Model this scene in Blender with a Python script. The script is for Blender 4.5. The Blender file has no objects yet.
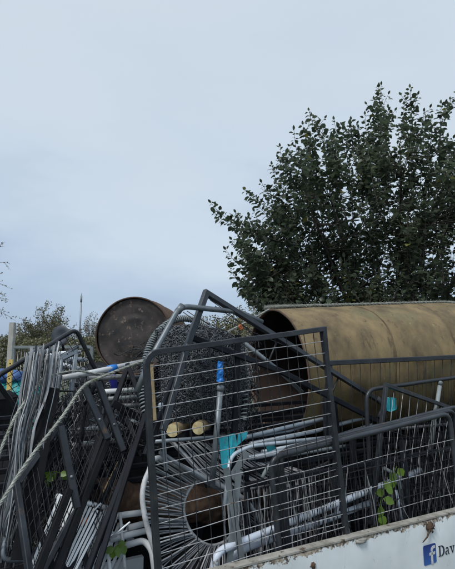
import bpy, math, random
from mathutils import Vector as V, Matrix, noise as mnoise
random.seed(11)
R = math.radians
SC = bpy.context.scene
COL = SC.collection

# ------------------------------------------------------------------ camera, world, sun
F = 460.0; CAM = V((0, 0, 1.7)); PITCH = R(8.1)
cd = bpy.data.cameras.new('camera'); cam = bpy.data.objects.new('camera', cd); COL.objects.link(cam)
cam.location = CAM; cam.rotation_euler = (R(90) + PITCH, 0, 0)
cd.sensor_fit = 'HORIZONTAL'; cd.sensor_width = 36; cd.lens = 36 * F / 455
cd.clip_start = 0.05; cd.clip_end = 2000
SC.camera = cam
SC.view_settings.view_transform = 'Standard'; SC.view_settings.look = 'None'
SC.view_settings.exposure = 0.45; SC.view_settings.gamma = 1.0

SUN_EL, SUN_AZ = R(52), R(215)          # overcast: weak broad sun high behind the camera's left shoulder
w = bpy.data.worlds.new('World'); SC.world = w; w.use_nodes = True
nt = w.node_tree; nt.nodes.clear()
def N(t, ty, **k):
    n = t.nodes.new(ty)
    for a, b in k.items(): setattr(n, a, b)
    return n
out = N(nt, 'ShaderNodeOutputWorld'); mix = N(nt, 'ShaderNodeMixShader')
bgA = N(nt, 'ShaderNodeBackground'); bgB = N(nt, 'ShaderNodeBackground')
sky = N(nt, 'ShaderNodeTexSky', sky_type='NISHITA', sun_disc=False)
sky.sun_elevation = SUN_EL; sky.sun_rotation = SUN_AZ
bgA.inputs['Strength'].default_value = 0.09
tc = N(nt, 'ShaderNodeTexCoord'); sep = N(nt, 'ShaderNodeSeparateXYZ')
mp = N(nt, 'ShaderNodeMapping'); mp.inputs['Scale'].default_value = (1.0, 1.0, 2.6)
nz = N(nt, 'ShaderNodeTexNoise'); nz.inputs['Scale'].default_value = 1.6; nz.inputs['Detail'].default_value = 5; nz.inputs['Roughness'].default_value = .5
rmp = N(nt, 'ShaderNodeValToRGB')
e = rmp.color_ramp.elements
e[0].position = 0.0; e[0].color = (.25, .33, .46, 1)
e[1].position = 1.0; e[1].color = (.53, .58, .635, 1)
x = rmp.color_ramp.elements.new(.22); x.color = (.33, .415, .535, 1)
x = rmp.color_ramp.elements.new(.5); x.color = (.47, .545, .62, 1)
ad = N(nt, 'ShaderNodeMath', operation='MULTIPLY_ADD'); ad.inputs[1].default_value = 1.25; 
sb = N(nt, 'ShaderNodeMath', operation='MULTIPLY_ADD'); sb.inputs[1].default_value = 1.1; sb.inputs[2].default_value = -.58
l = nt.links.new
l(tc.outputs['Generated'], sep.inputs[0]); l(tc.outputs['Generated'], mp.inputs[0]); l(mp.outputs[0], nz.inputs[0])
l(sep.outputs['Z'], sb.inputs[0]); l(nz.outputs['Fac'], ad.inputs[0]); l(sb.outputs[0], ad.inputs[2])
l(ad.outputs[0], rmp.inputs[0]); l(rmp.outputs[0], bgB.inputs['Color']); bgB.inputs['Strength'].default_value = 1.0
l(sky.outputs[0], bgA.inputs['Color']); l(bgA.outputs[0], mix.inputs[1]); l(bgB.outputs[0], mix.inputs[2])
mix.inputs[0].default_value = .88
l(mix.outputs[0], out.inputs[0])
sd = bpy.data.lights.new('sun', 'SUN'); so = bpy.data.objects.new('sun', sd); COL.objects.link(so)
sd.energy = 1.5; sd.angle = R(14); sd.color = (1, .97, .92)
so.rotation_euler = (R(90) - SUN_EL, 0, R(180) - SUN_AZ + R(0)); so.location = (-4, -6, 9)

# ------------------------------------------------------------------ survey helpers (camera ray -> real place)
FW = V((0, math.cos(PITCH), math.sin(PITCH))); UP = V((0, -math.sin(PITCH), math.cos(PITCH)))
def ray(px, py): return V((1, 0, 0)) * ((px - 227.5) / F) + UP * ((284.5 - py) / F) + FW
def H(px, py, z):
    d = ray(px, py); return CAM + d * ((z - CAM.z) / d.z)
def D(px, py, y):
    d = ray(px, py); return CAM + d * (y / d.y)
RIM = 0.9                                             # height of the trailer side
A0 = H(237, 569, RIM); B0 = H(455, 513, RIM)
TU = (B0 - A0); TU.z = 0; TU.normalize()              # along the trailer side
TV = V((-TU.y, TU.x, 0))                              # into the trailer bed
def P(px, py, v):                                     # point on the upright plane v metres inside the side
    d = ray(px, py); k = ((A0 - CAM).dot(TV) + v) / d.dot(TV)
    return CAM + d * k
def T(u, v, z): return V((A0.x, A0.y, 0)) + TU * u + TV * v + V((0, 0, z))

# ------------------------------------------------------------------ mesh helpers
class MB:
    def __init__(s): s.v = []; s.f = []; s.sm = []
    def add(s, vs, fs, sm=True):
        o = len(s.v); s.v += [V(p) for p in vs]
        for f in fs: s.f.append([i + o for i in f]); s.sm.append(sm)
    def box(s, c, ax, ay, az):                        # centre and three half-axis vectors, chamfered a little
        c = V(c); vs = [c + ax * i + ay * j + az * k for i in (-1, 1) for j in (-1, 1) for k in (-1, 1)]
        s.add(vs, [(0, 1, 3, 2), (4, 6, 7, 5), (0, 4, 5, 1), (2, 3, 7, 6), (0, 2, 6, 4), (1, 5, 7, 3)], False)
    def tube(s, pts, r, n=8, closed=False, sq=False, up=None, r1=None, flat=None, cap=True):
        pts = [V(p) for p in pts]; m = len(pts)
        if m < 2: return
        prof = []
        if sq:                                        # chamfered rectangle profile
            a, b = (r, flat or r); c = min(a, b) * .22
            prof = [(a, b - c), (a - c, b), (-a + c, b), (-a, b - c), (-a, -b + c), (-a + c, -b), (a - c, -b), (a, -b + c)]
        else:
            prof = [(r * math.cos(2 * math.pi * i / n), (flat or r) * math.sin(2 * math.pi * i / n)) for i in range(n)]
        n = len(prof); rings = []; prev = None
        for i in range(m):
            if closed: t = pts[(i + 1) % m] - pts[i - 1]
            elif i == 0: t = pts[1] - pts[0]
            elif i == m - 1: t = pts[-1] - pts[-2]
            else: t = (pts[i + 1] - pts[i]).normalized() + (pts[i] - pts[i - 1]).normalized()
            if t.length < 1e-9: t = V((0, 0, 1))
            t.normalize()
            if prev is None:
                a = V(up) if up is not None else (V((0, 0, 1)) if abs(t.z) < .9 else V((1, 0, 0)))
            else: a = prev
            a = a - t * a.dot(t)
            if a.length < 1e-6: a = t.orthogonal()
            a.normalize(); prev = a; b = t.cross(a)
            k = 1.0
            if r1 is not None: k = 1 + (r1 / r - 1) * i / (m - 1)
            st = 1.0
            if sq and 0 < i < m - 1:
                ca = (pts[i + 1] - pts[i]).normalized().dot((pts[i] - pts[i - 1]).normalized()); st = 1 / max(.55, math.sqrt((1 + ca) / 2))
            rings.append([pts[i] + (a * p[0] + b * p[1]) * k * (st if sq else 1) for p in prof])
        vs = [p for rg in rings for p in rg]; fs = []
        for i in range(m if closed else m - 1):
            j = (i + 1) % m
            for q in range(n): fs.append((i * n + q, i * n + (q + 1) % n, j * n + (q + 1) % n, j * n + q))
        o = len(s.v); s.add(vs, fs, not sq)
        if cap and not closed:
            s.f.append([o + q for q in range(n)][::-1]); s.sm.append(False)
            s.f.append([o + (m - 1) * n + q for q in range(n)]); s.sm.append(False)
    def lathe(s, prof, base, axis, n=40, sm=True):    # prof: (radius, height along the axis)
        axis = V(axis).normalized(); a = axis.orthogonal().normalized(); b = axis.cross(a); base = V(base)
        vs = []; fs = []
        for (r, h) in prof:
            for q in range(n):
                an = 2 * math.pi * q / n
                vs.append(base + axis * h + (a * math.cos(an) + b * math.sin(an)) * r)
        for i in range(len(prof) - 1):
            for q in range(n): fs.append((i * n + q, i * n + (q + 1) % n, (i + 1) * n + (q + 1) % n, (i + 1) * n + q))
        s.add(vs, fs, sm)

WL = {}; ROOTS = []
def build(name, mb, m, parent=None, label=None, cat=None, group=None, kind=None):
    lo = V([min(p[i] for p in mb.v) for i in range(3)]); hi = V([max(p[i] for p in mb.v) for i in range(3)])
    c = (lo + hi) / 2
    if parent is None: c.z = lo.z
    me = bpy.data.meshes.new(name); me.from_pydata([tuple(p - c) for p in mb.v], [], mb.f)
    me.polygons.foreach_set('use_smooth', mb.sm)
    for mm in (m if isinstance(m, (list, tuple)) else [m]): me.materials.append(mm)
    me.update()
    o = bpy.data.objects.new(name, me); COL.objects.link(o); o.location = c; WL[o.name] = c; o.parent = parent
    tag(o, label, cat, group, kind)
    o['bb'] = [*lo, *hi]
    return o
def tag(o, label=None, cat=None, group=None, kind=None):
    for k, q in (('label', label), ('category', cat), ('group', group), ('kind', kind)):
        if q: o[k] = q
    return o
def thing(name, label, cat, group=None):
    o = bpy.data.objects.new(name, None); COL.objects.link(o); o.empty_display_size = .1
    ROOTS.append(o); return tag(o, label, cat, group)
def finish():
    for o in ROOTS:
        ch = [c for c in COL.objects if c.parent == o]
        lo = V([min(c['bb'][i] for c in ch) for i in range(3)]); hi = V([max(c['bb'][i + 3] for c in ch) for i in range(3)])
        WL[o.name] = V(((lo.x + hi.x) / 2, (lo.y + hi.y) / 2, lo.z)); o.location = WL[o.name]
    for o in list(COL.objects):
        if o.parent is not None and o.name in WL: o.location = WL[o.name] - WL[o.parent.name]
        if 'bb' in o: del o['bb']
def fillet(pts, rad, seg=5, closed=False):
    pts = [V(p) for p in pts]; res = []; m = len(pts)
    for i in range(m):
        rr = rad[i] if isinstance(rad, (list, tuple)) else rad
        if (not closed and i in (0, m - 1)) or rr <= 0: res.append(pts[i]); continue
        a, b, c = pts[i - 1], pts[i], pts[(i + 1) % m]
        k = min(rr, (a - b).length * .45, (c - b).length * .45)
        p0 = b + (a - b).normalized() * k; p1 = b + (c - b).normalized() * k
        for j in range(seg + 1):
            t = j / seg; res.append(p0 * (1 - t) ** 2 + b * 2 * t * (1 - t) + p1 * t * t)
    return res
def cr(pts, n=8, closed=False):
    pts = [V(p) for p in pts]; m = len(pts); res = []
    for i in range(m if closed else m - 1):
        g = lambda j: pts[j % m] if closed else pts[max(0, min(m - 1, j))]
        a, b, c, d = g(i - 1), g(i), g(i + 1), g(i + 2)
        for j in range(n):
            t = j / n
            res.append(.5 * ((2 * b) + (c - a) * t + (2 * a - 5 * b + 4 * c - d) * t * t + (3 * b - a - 3 * c + d) * t ** 3))
    if not closed: res.append(pts[-1])
    return res
def rnd(a, b): return random.uniform(a, b)
def jit(s): return V((rnd(-s, s), rnd(-s, s), rnd(-s, s)))

# ------------------------------------------------------------------ materials
def mat(name, c1, c2, scale=8, rough=.55, metal=0.0, spots=None, spot_scale=20, spot_lo=.62, bump=.15, bscale=60, detail=6, stretch=None, rvar=.15, spec=.5, ov=.25):
    m = bpy.data.materials.new(name); m.use_nodes = True; t = m.node_tree; b = t.nodes['Principled BSDF']; L = t.links.new
    tc = N(t, 'ShaderNodeTexCoord'); oi = N(t, 'ShaderNodeObjectInfo'); va = N(t, 'ShaderNodeVectorMath', operation='ADD')
    ml = N(t, 'ShaderNodeMath', operation='MULTIPLY'); ml.inputs[1].default_value = 17.0
    L(oi.outputs['Random'], ml.inputs[0]); L(tc.outputs['Object'], va.inputs[0]); L(ml.outputs[0], va.inputs[1])
    src = va.outputs[0]
    if stretch:
        mpn = N(t, 'ShaderNodeMapping'); mpn.inputs['Scale'].default_value = stretch; L(src, mpn.inputs[0]); src = mpn.outputs[0]
    n1 = N(t, 'ShaderNodeTexNoise'); n1.inputs['Scale'].default_value = scale; n1.inputs['Detail'].default_value = detail; n1.inputs['Roughness'].default_value = .62
    L(src, n1.inputs[0])
    cr_ = N(t, 'ShaderNodeValToRGB'); cr_.color_ramp.elements[0].position = .32; cr_.color_ramp.elements[1].position = .68
    cr_.color_ramp.elements[0].color = (*c1, 1); cr_.color_ramp.elements[1].color = (*c2, 1)
    L(n1.outputs['Fac'], cr_.inputs[0]); col = cr_.outputs[0]
    if spots:
        n2 = N(t, 'ShaderNodeTexNoise'); n2.inputs['Scale'].default_value = spot_scale; n2.inputs['Detail'].default_value = 5; n2.inputs['Roughness'].default_value = .7
        L(src, n2.inputs[0])
        r2 = N(t, 'ShaderNodeMapRange'); r2.inputs[1].default_value = spot_lo; r2.inputs[2].default_value = spot_lo + .06; L(n2.outputs['Fac'], r2.inputs[0])
        mx = N(t, 'ShaderNodeMix', data_type='RGBA'); L(r2.outputs[0], mx.inputs[0]); L(col, mx.inputs[6]); mx.inputs[7].default_value = (*spots, 1); col = mx.outputs[2]
    if ov:
        wn = N(t, 'ShaderNodeTexWhiteNoise', noise_dimensions='1D'); L(oi.outputs['Random'], wn.inputs['W'])
        om = N(t, 'ShaderNodeMapRange'); om.inputs[3].default_value = 1 - ov; om.inputs[4].default_value = 1 + ov; L(wn.outputs['Value'], om.inputs[0])
        oh = N(t, 'ShaderNodeHueSaturation'); L(om.outputs[0], oh.inputs['Value']); L(col, oh.inputs['Color']); col = oh.outputs[0]
    L(col, b.inputs['Base Color'])
    rr = N(t, 'ShaderNodeMapRange'); rr.inputs[3].default_value = max(.02, rough - rvar); rr.inputs[4].default_value = min(1, rough + rvar)
    L(n1.outputs['Fac'], rr.inputs[0]); L(rr.outputs[0], b.inputs['Roughness'])
    b.inputs['Metallic'].default_value = metal; b.inputs['Specular IOR Level'].default_value = spec
    if bump:
        n3 = N(t, 'ShaderNodeTexNoise'); n3.inputs['Scale'].default_value = bscale; n3.inputs['Detail'].default_value = 4; L(src, n3.inputs[0])
        bp = N(t, 'ShaderNodeBump'); bp.inputs['Strength'].default_value = bump; bp.inputs['Distance'].default_value = .004
        L(n3.outputs['Fac'], bp.inputs['Height']); L(bp.outputs[0], b.inputs['Normal'])
    return m
M = {}
M['steel'] = mat('dark_painted_steel', (.022, .026, .033), (.052, .06, .072), 10, .4, .2, spots=(.11, .07, .045), spot_scale=22, spot_lo=.63, ov=.35)
M['steel2'] = mat('shade_dark_steel', (.007, .008, .011), (.018, .022, .03), 10, .65, .0, spec=.15)  # darker copy of the dark steel: shade of undersides put into the colour
M['galv'] = mat('galvanised_steel', (.13, .155, .175), (.27, .305, .335), 14, .45, .45, spots=(.16, .13, .1), spot_scale=26, spot_lo=.66)
M['bluegalv'] = mat('pale_grey_tube', (.38, .45, .52), (.58, .65, .71), 12, .4, .25, spots=(.14, .13, .12), spot_scale=24, spot_lo=.65)
M['wire'] = mat('grey_wire', (.26, .27, .29), (.48, .49, .5), 30, .45, .4, spots=(.12, .07, .045), spot_scale=14, spot_lo=.6, bump=0)
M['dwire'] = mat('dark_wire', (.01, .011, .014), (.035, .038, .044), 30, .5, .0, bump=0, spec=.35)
M['cord'] = mat('grey_plastic_cord', (.27, .28, .3), (.52, .535, .55), 20, .5, 0, bump=.1, bscale=200)
M['dcord'] = mat('charcoal_woven_cord', (.022, .026, .032), (.26, .28, .31), 60, .4, 0, bump=.1)
M['white'] = mat('white_plastic', (.6, .64, .67), (.76, .79, .8), 9, .4, 0, spots=(.3, .29, .25), spot_scale=12, spot_lo=.64, bump=.05)
M['whitetube'] = mat('bluish_white_tube', (.62, .69, .8), (.74, .8, .88), 7, .35, 0, spots=(.3, .29, .27), spot_scale=24, spot_lo=.6, bump=.05)
M['rust'] = mat('brown_rust', (.025, .016, .012), (.12, .07, .045), 16, .85, .1, spots=(.02, .015, .012), spot_scale=16, spot_lo=.6, bump=.6, bscale=40)
M['rustrim'] = mat('rusty_rim', (.05, .033, .024), (.14, .085, .055), 14, .8, .1, bump=.4)
M['drum'] = mat('sooty_drum_steel', (.008, .008, .009), (.05, .04, .036), 9, .6, .15, spots=(.12, .09, .072), spot_scale=30, spot_lo=.58, bump=.4, bscale=30)
M['rope'] = mat('weathered_rope', (.2, .22, .2), (.38, .39, .35), 60, .95, 0, spots=(.14, .17, .1), spot_scale=14, spot_lo=.62, bump=.6, bscale=260)
M['blue'] = mat('blue_plastic', (.01, .14, .5), (.02, .22, .66), 12, .4, 0, spots=(.02, .07, .25), spot_scale=40, spot_lo=.55, bump=.5, bscale=90)
M['navy'] = mat('navy_plastic', (.008, .012, .12), (.015, .02, .2), 12, .4, 0, bump=.1)
M['cyan'] = mat('turquoise_plastic', (.02, .33, .42), (.05, .5, .58), 16, .4, 0, spots=(.1, .22, .24), spot_scale=30, spot_lo=.6, bump=.5, bscale=50)
M['teal'] = mat('teal_tarpaulin', (.01, .24, .26), (.03, .36, .36), 7, .5, 0, bump=.4, bscale=14)
M['btarp'] = mat('blue_tarpaulin', (.03, .08, .22), (.06, .14, .36), 7, .5, 0, bump=.4, bscale=14)
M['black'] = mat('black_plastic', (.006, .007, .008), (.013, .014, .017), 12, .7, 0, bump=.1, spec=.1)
M['grey'] = mat('dark_grey_plastic', (.035, .042, .055), (.06, .068, .085), 12, .5, 0, bump=.1)
M['orange'] = mat('faded_orange_plastic', (.4, .1, .03), (.5, .16, .05), 12, .5, 0)
M['yellow'] = mat('chipped_yellow_paint', (.5, .36, .1), (.62, .47, .16), 12, .6, 0, spots=(.1, .05, .03), spot_scale=18, spot_lo=.6)
M['wood'] = mat('pale_wood', (.3, .22, .12), (.46, .35, .2), 8, .75, 0, stretch=(4, 4, 1), bump=.4)
M['bark'] = mat('grey_bark', (.035, .03, .025), (.09, .08, .065), 12, .9, 0, bump=.8, bscale=40)
M['conc'] = mat('concrete_post', (.32, .32, .3), (.48, .47, .44), 12, .85, 0, bump=.3)
M['deck'] = mat('trailer_floor', (.02, .018, .015), (.06, .05, .04), 6, .85, 0, bump=.4)
M['straps'] = mat('weathered_grey_strap', (.11, .12, .135), (.28, .3, .32), 16, .6, .2, spots=(.07, .065, .06), spot_scale=18, spot_lo=.6, bump=.2)
M['flatgrey'] = mat('flat_grey_paint', (.15, .18, .19), (.24, .275, .285), 10, .5, 0, bump=.1)
M['text'] = mat('navy_lettering', (.012, .016, .035), (.02, .025, .05), 20, .5, 0, bump=0)
M['logow'] = mat('white_lettering', (.72, .75, .8), (.8, .82, .86), 20, .4, 0, bump=0)
def leafmat(name, a, b, rough=.45, tr=.25):
    m = mat(name, a, b, 1.3, rough, 0, bump=0, detail=3)
    t = m.node_tree; bs = t.nodes['Principled BSDF']
    geo = N(t, 'ShaderNodeNewGeometry'); hs = N(t, 'ShaderNodeHueSaturation'); mr = N(t, 'ShaderNodeMapRange')
    mr.inputs[3].default_value = .55; mr.inputs[4].default_value = 1.5
    t.links.new(geo.outputs['Random Per Island'], mr.inputs[0]); t.links.new(mr.outputs[0], hs.inputs['Value'])
    src = bs.inputs['Base Color'].links[0].from_socket
    t.links.new(src, hs.inputs['Color']); t.links.new(hs.outputs[0], bs.inputs['Base Color'])
    tl = N(t, 'ShaderNodeBsdfTranslucent'); mx = N(t, 'ShaderNodeMixShader'); mx.inputs[0].default_value = tr
    t.links.new(hs.outputs[0], tl.inputs[0]); t.links.new(bs.outputs[0], mx.inputs[1]); t.links.new(tl.outputs[0], mx.inputs[2])
    t.links.new(mx.outputs[0], t.nodes['Material Output'].inputs[0])
    return m
M['leaf'] = leafmat('apple_leaf', (.055, .08, .052), (.118, .15, .095), .34, .5)
M['yleaf'] = leafmat('yellowing_leaf', (.16, .17, .05), (.24, .22, .06))
M['gleaf'] = leafmat('bright_green_leaf', (.075, .15, .015), (.13, .22, .025))
M['bush'] = leafmat('autumn_bush_leaf', (.13, .135, .075), (.2, .19, .11), .8)
M['bush2'] = leafmat('grey_bush_leaf', (.17, .165, .13), (.25, .24, .19), .8)
M['hedge'] = leafmat('hedge_leaf', (.03, .04, .02), (.06, .07, .035), .7)
M['hedge2'] = leafmat('far_hedge_leaf', (.11, .115, .06), (.17, .165, .1), .8)
M['twig'] = mat('bare_twig', (.1, .09, .075), (.18, .16, .13), 10, .9, 0, bump=0)

# brown tank: stained, streaked steel
def tank_mat():
    m = mat('brown_stained_tank', (.07, .05, .024), (.215, .16, .078), 4.5, .6, .05, spots=(.085, .055, .03), spot_scale=26, spot_lo=.66, bump=.35, bscale=22, detail=12, stretch=(1.7, 1.7, .8))
    return m
M['tank'] = tank_mat()
M['tankseam'] = mat('brown_tank_seam', (.07, .05, .027), (.17, .125, .065), 9, .75, 0, bump=.4)
# moss and lighter scuffs on the tank skin
def enrich(m):
    t = m.node_tree; b = t.nodes['Principled BSDF']; L = t.links.new; src = b.inputs['Base Color'].links[0].from_socket
    tc = N(t, 'ShaderNodeTexCoord')
    for sc_, lo, wd_, colr, st, amt in ((2.3, .53, .12, (.15, .145, .07), (1, 1, 1), .8), (9, .58, .05, (.08, .052, .028), (2.2, 2.2, .35), .7), (34, .63, .04, (.34, .29, .2), (1, 1, 1), .55), (60, .66, .03, (.05, .03, .02), (1, 1, .6), .8)):
        mp_ = N(t, 'ShaderNodeMapping'); mp_.inputs['Scale'].default_value = st; L(tc.outputs['Object'], mp_.inputs[0])
        n_ = N(t, 'ShaderNodeTexNoise'); n_.inputs['Scale'].default_value = sc_; n_.inputs['Detail'].default_value = 9; n_.inputs['Roughness'].default_value = .68; L(mp_.outputs[0], n_.inputs[0])
        r_ = N(t, 'ShaderNodeMapRange'); r_.inputs[1].default_value = lo; r_.inputs[2].default_value = lo + wd_; r_.inputs[4].default_value = amt; L(n_.outputs['Fac'], r_.inputs[0])
        x_ = N(t, 'ShaderNodeMix', data_type='RGBA'); L(r_.outputs[0], x_.inputs[0]); L(src, x_.inputs[6]); x_.inputs[7].default_value = (*colr, 1); src = x_.outputs[2]
    L(src, b.inputs['Base Color'])
enrich(M['tank'])
M['tankin'] = mat('dark_tank_inside', (.012, .008, .007), (.035, .02, .015), 6, .9, 0, bump=.4)  # inner wall, much darker than the shell
# white trailer side: paint with chips along the top edge
def side_mat():
    m = bpy.data.materials.new('chipped_white_paint'); m.use_nodes = True; t = m.node_tree; b = t.nodes['Principled BSDF']; L = t.links.new
    tc = N(t, 'ShaderNodeTexCoord'); sp = N(t, 'ShaderNodeSeparateXYZ'); L(tc.outputs['Object'], sp.inputs[0])
    base = N(t, 'ShaderNodeTexNoise'); base.inputs['Scale'].default_value = 4; base.inputs['Detail'].default_value = 7; L(tc.outputs['Object'], base.inputs[0])
    c = N(t, 'ShaderNodeValToRGB'); c.color_ramp.elements[0].position = .3; c.color_ramp.elements[1].position = .6
    c.color_ramp.elements[0].color = (.52, .57, .58, 1); c.color_ramp.elements[1].color = (.70, .745, .765, 1); L(base.outputs['Fac'], c.inputs[0])
    sc = N(t, 'ShaderNodeTexNoise'); sc.inputs['Scale'].default_value = 26; sc.inputs['Detail'].default_value = 8; sc.inputs['Roughness'].default_value = .72; L(tc.outputs['Object'], sc.inputs[0])
    # chips: many near the top edge (object z near the height of the side), few below
    h = N(t, 'ShaderNodeMapRange'); h.inputs[1].default_value = .185; h.inputs[2].default_value = .222; h.inputs[3].default_value = .69; h.inputs[4].default_value = .42; L(sp.outputs['Z'], h.inputs[0])
    s = N(t, 'ShaderNodeMath', operation='SUBTRACT'); L(sc.outputs['Fac'], s.inputs[0]); L(h.outputs[0], s.inputs[1])
    st = N(t, 'ShaderNodeMapRange'); st.inputs[1].default_value = 0; st.inputs[2].default_value = .025; L(s.outputs[0], st.inputs[0])
    dk = N(t, 'ShaderNodeValToRGB'); dk.color_ramp.elements[0].color = (.07, .05, .035, 1); dk.color_ramp.elements[1].color = (.36, .31, .24, 1)
    dk.color_ramp.elements[0].position = .4; dk.color_ramp.elements[1].position = .6
    n4 = N(t, 'ShaderNodeTexNoise'); n4.inputs['Scale'].default_value = 60; n4.inputs['Detail'].default_value = 4; L(tc.outputs['Object'], n4.inputs[0]); L(n4.outputs['Fac'], dk.inputs[0])
    mx = N(t, 'ShaderNodeMix', data_type='RGBA'); L(st.outputs[0], mx.inputs[0]); L(c.outputs[0], mx.inputs[6]); L(dk.outputs[0], mx.inputs[7])
    # thin scratches
    mpn = N(t, 'ShaderNodeMapping'); mpn.inputs['Scale'].default_value = (1, 1, .35); mpn.inputs['Rotation'].default_value = (0, .4, .5); L(tc.outputs['Object'], mpn.inputs[0])
    vz = N(t, 'ShaderNodeTexNoise'); vz.inputs['Scale'].default_value = 13; vz.inputs['Detail'].default_value = 3; vz.inputs['Distortion'].default_value = 1.2; L(mpn.outputs[0], vz.inputs[0])
    ab = N(t, 'ShaderNodeMath', operation='SUBTRACT'); ab.inputs[1].default_value = .6; L(vz.outputs['Fac'], ab.inputs[0])
    ab2 = N(t, 'ShaderNodeMath', operation='ABSOLUTE'); L(ab.outputs[0], ab2.inputs[0])
    lt = N(t, 'ShaderNodeMapRange'); lt.inputs[1].default_value = .0; lt.inputs[2].default_value = .006; lt.inputs[3].default_value = .65; lt.inputs[4].default_value = 0; L(ab2.outputs[0], lt.inputs[0])
    mx2 = N(t, 'ShaderNodeMix', data_type='RGBA'); L(lt.outputs[0], mx2.inputs[0]); L(mx.outputs[2], mx2.inputs[6]); mx2.inputs[7].default_value = (.3, .3, .29, 1)
    L(mx2.outputs[2], b.inputs['Base Color']); b.inputs['Roughness'].default_value = .45
    bp = N(t, 'ShaderNodeBump'); bp.inputs['Strength'].default_value = .35; bp.inputs['Distance'].default_value = .003; bp.invert = True
    L(st.outputs[0], bp.inputs['Height']); L(bp.outputs[0], b.inputs['Normal'])
    return m
M['side'] = side_mat()
M['rim'] = mat('worn_side_rim', (.2, .19, .16), (.38, .37, .34), 18, .75, 0, spots=(.09, .065, .045), spot_scale=22, spot_lo=.58, bump=.5)
# facebook-blue badge with the soft top-to-bottom gradient that is printed on it
def badge_mat():
    m = bpy.data.materials.new('blue_badge_print'); m.use_nodes = True; t = m.node_tree; b = t.nodes['Principled BSDF']
    tc = N(t, 'ShaderNodeTexCoord'); sp = N(t, 'ShaderNodeSeparateXYZ'); r = N(t, 'ShaderNodeValToRGB')
    t.links.new(tc.outputs['Generated'], sp.inputs[0]); t.links.new(sp.outputs['Z'], r.inputs[0]); t.links.new(r.outputs[0], b.inputs['Base Color'])
    r.color_ramp.elements[0].color = (.045, .13, .42, 1); r.color_ramp.elements[1].color = (.02, .045, .22, 1); b.inputs['Roughness'].default_value = .35
    return m
M['badge'] = badge_mat()
def wood_end():
    m = bpy.data.materials.new('sawn_log_end'); m.use_nodes = True; t = m.node_tree; b = t.nodes['Principled BSDF']; L = t.links.new
    tc = N(t, 'ShaderNodeTexCoord'); wv = N(t, 'ShaderNodeTexNoise'); wv.inputs['Scale'].default_value = 40; r = N(t, 'ShaderNodeValToRGB')
    L(tc.outputs['Object'], wv.inputs[0]); L(wv.outputs['Fac'], r.inputs[0]); L(r.outputs[0], b.inputs['Base Color']); b.inputs['Roughness'].default_value = .8
    r.color_ramp.elements[0].color = (.4, .32, .15, 1); r.color_ramp.elements[1].color = (.66, .57, .33, 1)
    r.color_ramp.elements[0].position = .3; r.color_ramp.elements[1].position = .65
    return m
M['logend'] = wood_end()
M['ground'] = mat('rough_grass_ground', (.03, .05, .018), (.075, .08, .04), 3, .95, 0, spots=(.12, .1, .075), spot_scale=.8, spot_lo=.55, bump=.8, bscale=30)
M['field'] = mat('far_field', (.1, .1, .065), (.15, .14, .09), .1, .95, 0, bump=0)

# ------------------------------------------------------------------ the ground
mb = MB(); n = 40
for i in range(n + 1):
    for j in range(n + 1):
        sx = (i / n * 2 - 1); sy = (j / n * 2 - 1)
        X = math.copysign(abs(sx) ** 2.2, sx) * 700; Y = math.copysign(abs(sy) ** 2.2, sy) * 700
        mb.v.append(V((X, Y, 0 if math.hypot(X, Y) < 8 else mnoise.noise(V((X * .05, Y * .05, 0))) * .12)))
for i in range(n):
    for j in range(n):
        a = i * (n + 1) + j; mb.f.append([a, a + n + 1, a + n + 2, a + 1]); mb.sm.append(True)
build('ground', mb, M['ground'], kind='structure')

# grass tufts seen past the left end of the load
mb = MB()
for k in range(5200):
    px = rnd(-60, 60); d = rnd(5.0, 12)
    c = D(px, 350, d); c.z = 0
    h = rnd(.06, .22); a = rnd(0, 6.28); t = V((math.cos(a), math.sin(a), 0)); b = c + V((rnd(-.05, .05), rnd(-.05, .05), h))
    mb.add([c - t * .008, c + t * .008, b], [(0, 1, 2)])
build('grass', mb, M['gleaf'], kind='stuff')

# ------------------------------------------------------------------ foliage helpers
def leaf(mb, p, d, nrm, L, W):
    d = d.normalized(); s = d.cross(nrm)
    if s.length < 1e-4: s = d.orthogonal()
    s.normalize(); u = s.cross(d)
    m1 = p + d * L * .33; m2 = p + d * L * .68
    vs = [p, m1 + s * W * .46 + u * L * .07, m2 + s * W * .4 + u * L * .05, p + d * L - u * L * .08, m2 - s * W * .4 + u * L * .05, m1 - s * W * .46 + u * L * .07, m1 - u * L * .02, m2 - u * L * .03]
    mb.add(vs, [(0, 6, 1), (6, 7, 2, 1), (7, 3, 2), (0, 5, 6), (6, 5, 4, 7), (7, 4, 3)])
def bez(a, b, c, n=7): return [a * (1 - t) ** 2 + b * 2 * t * (1 - t) + c * t * t for t in [i / n for i in range(n + 1)]]
def plen(pts): return sum((pts[i + 1] - pts[i]).length for i in range(len(pts) - 1))
def along(pts, t):
    k = t * (len(pts) - 1); i = min(int(k), len(pts) - 2); return pts[i].lerp(pts[i + 1], k - i), (pts[i + 1] - pts[i]).normalized()

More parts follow.
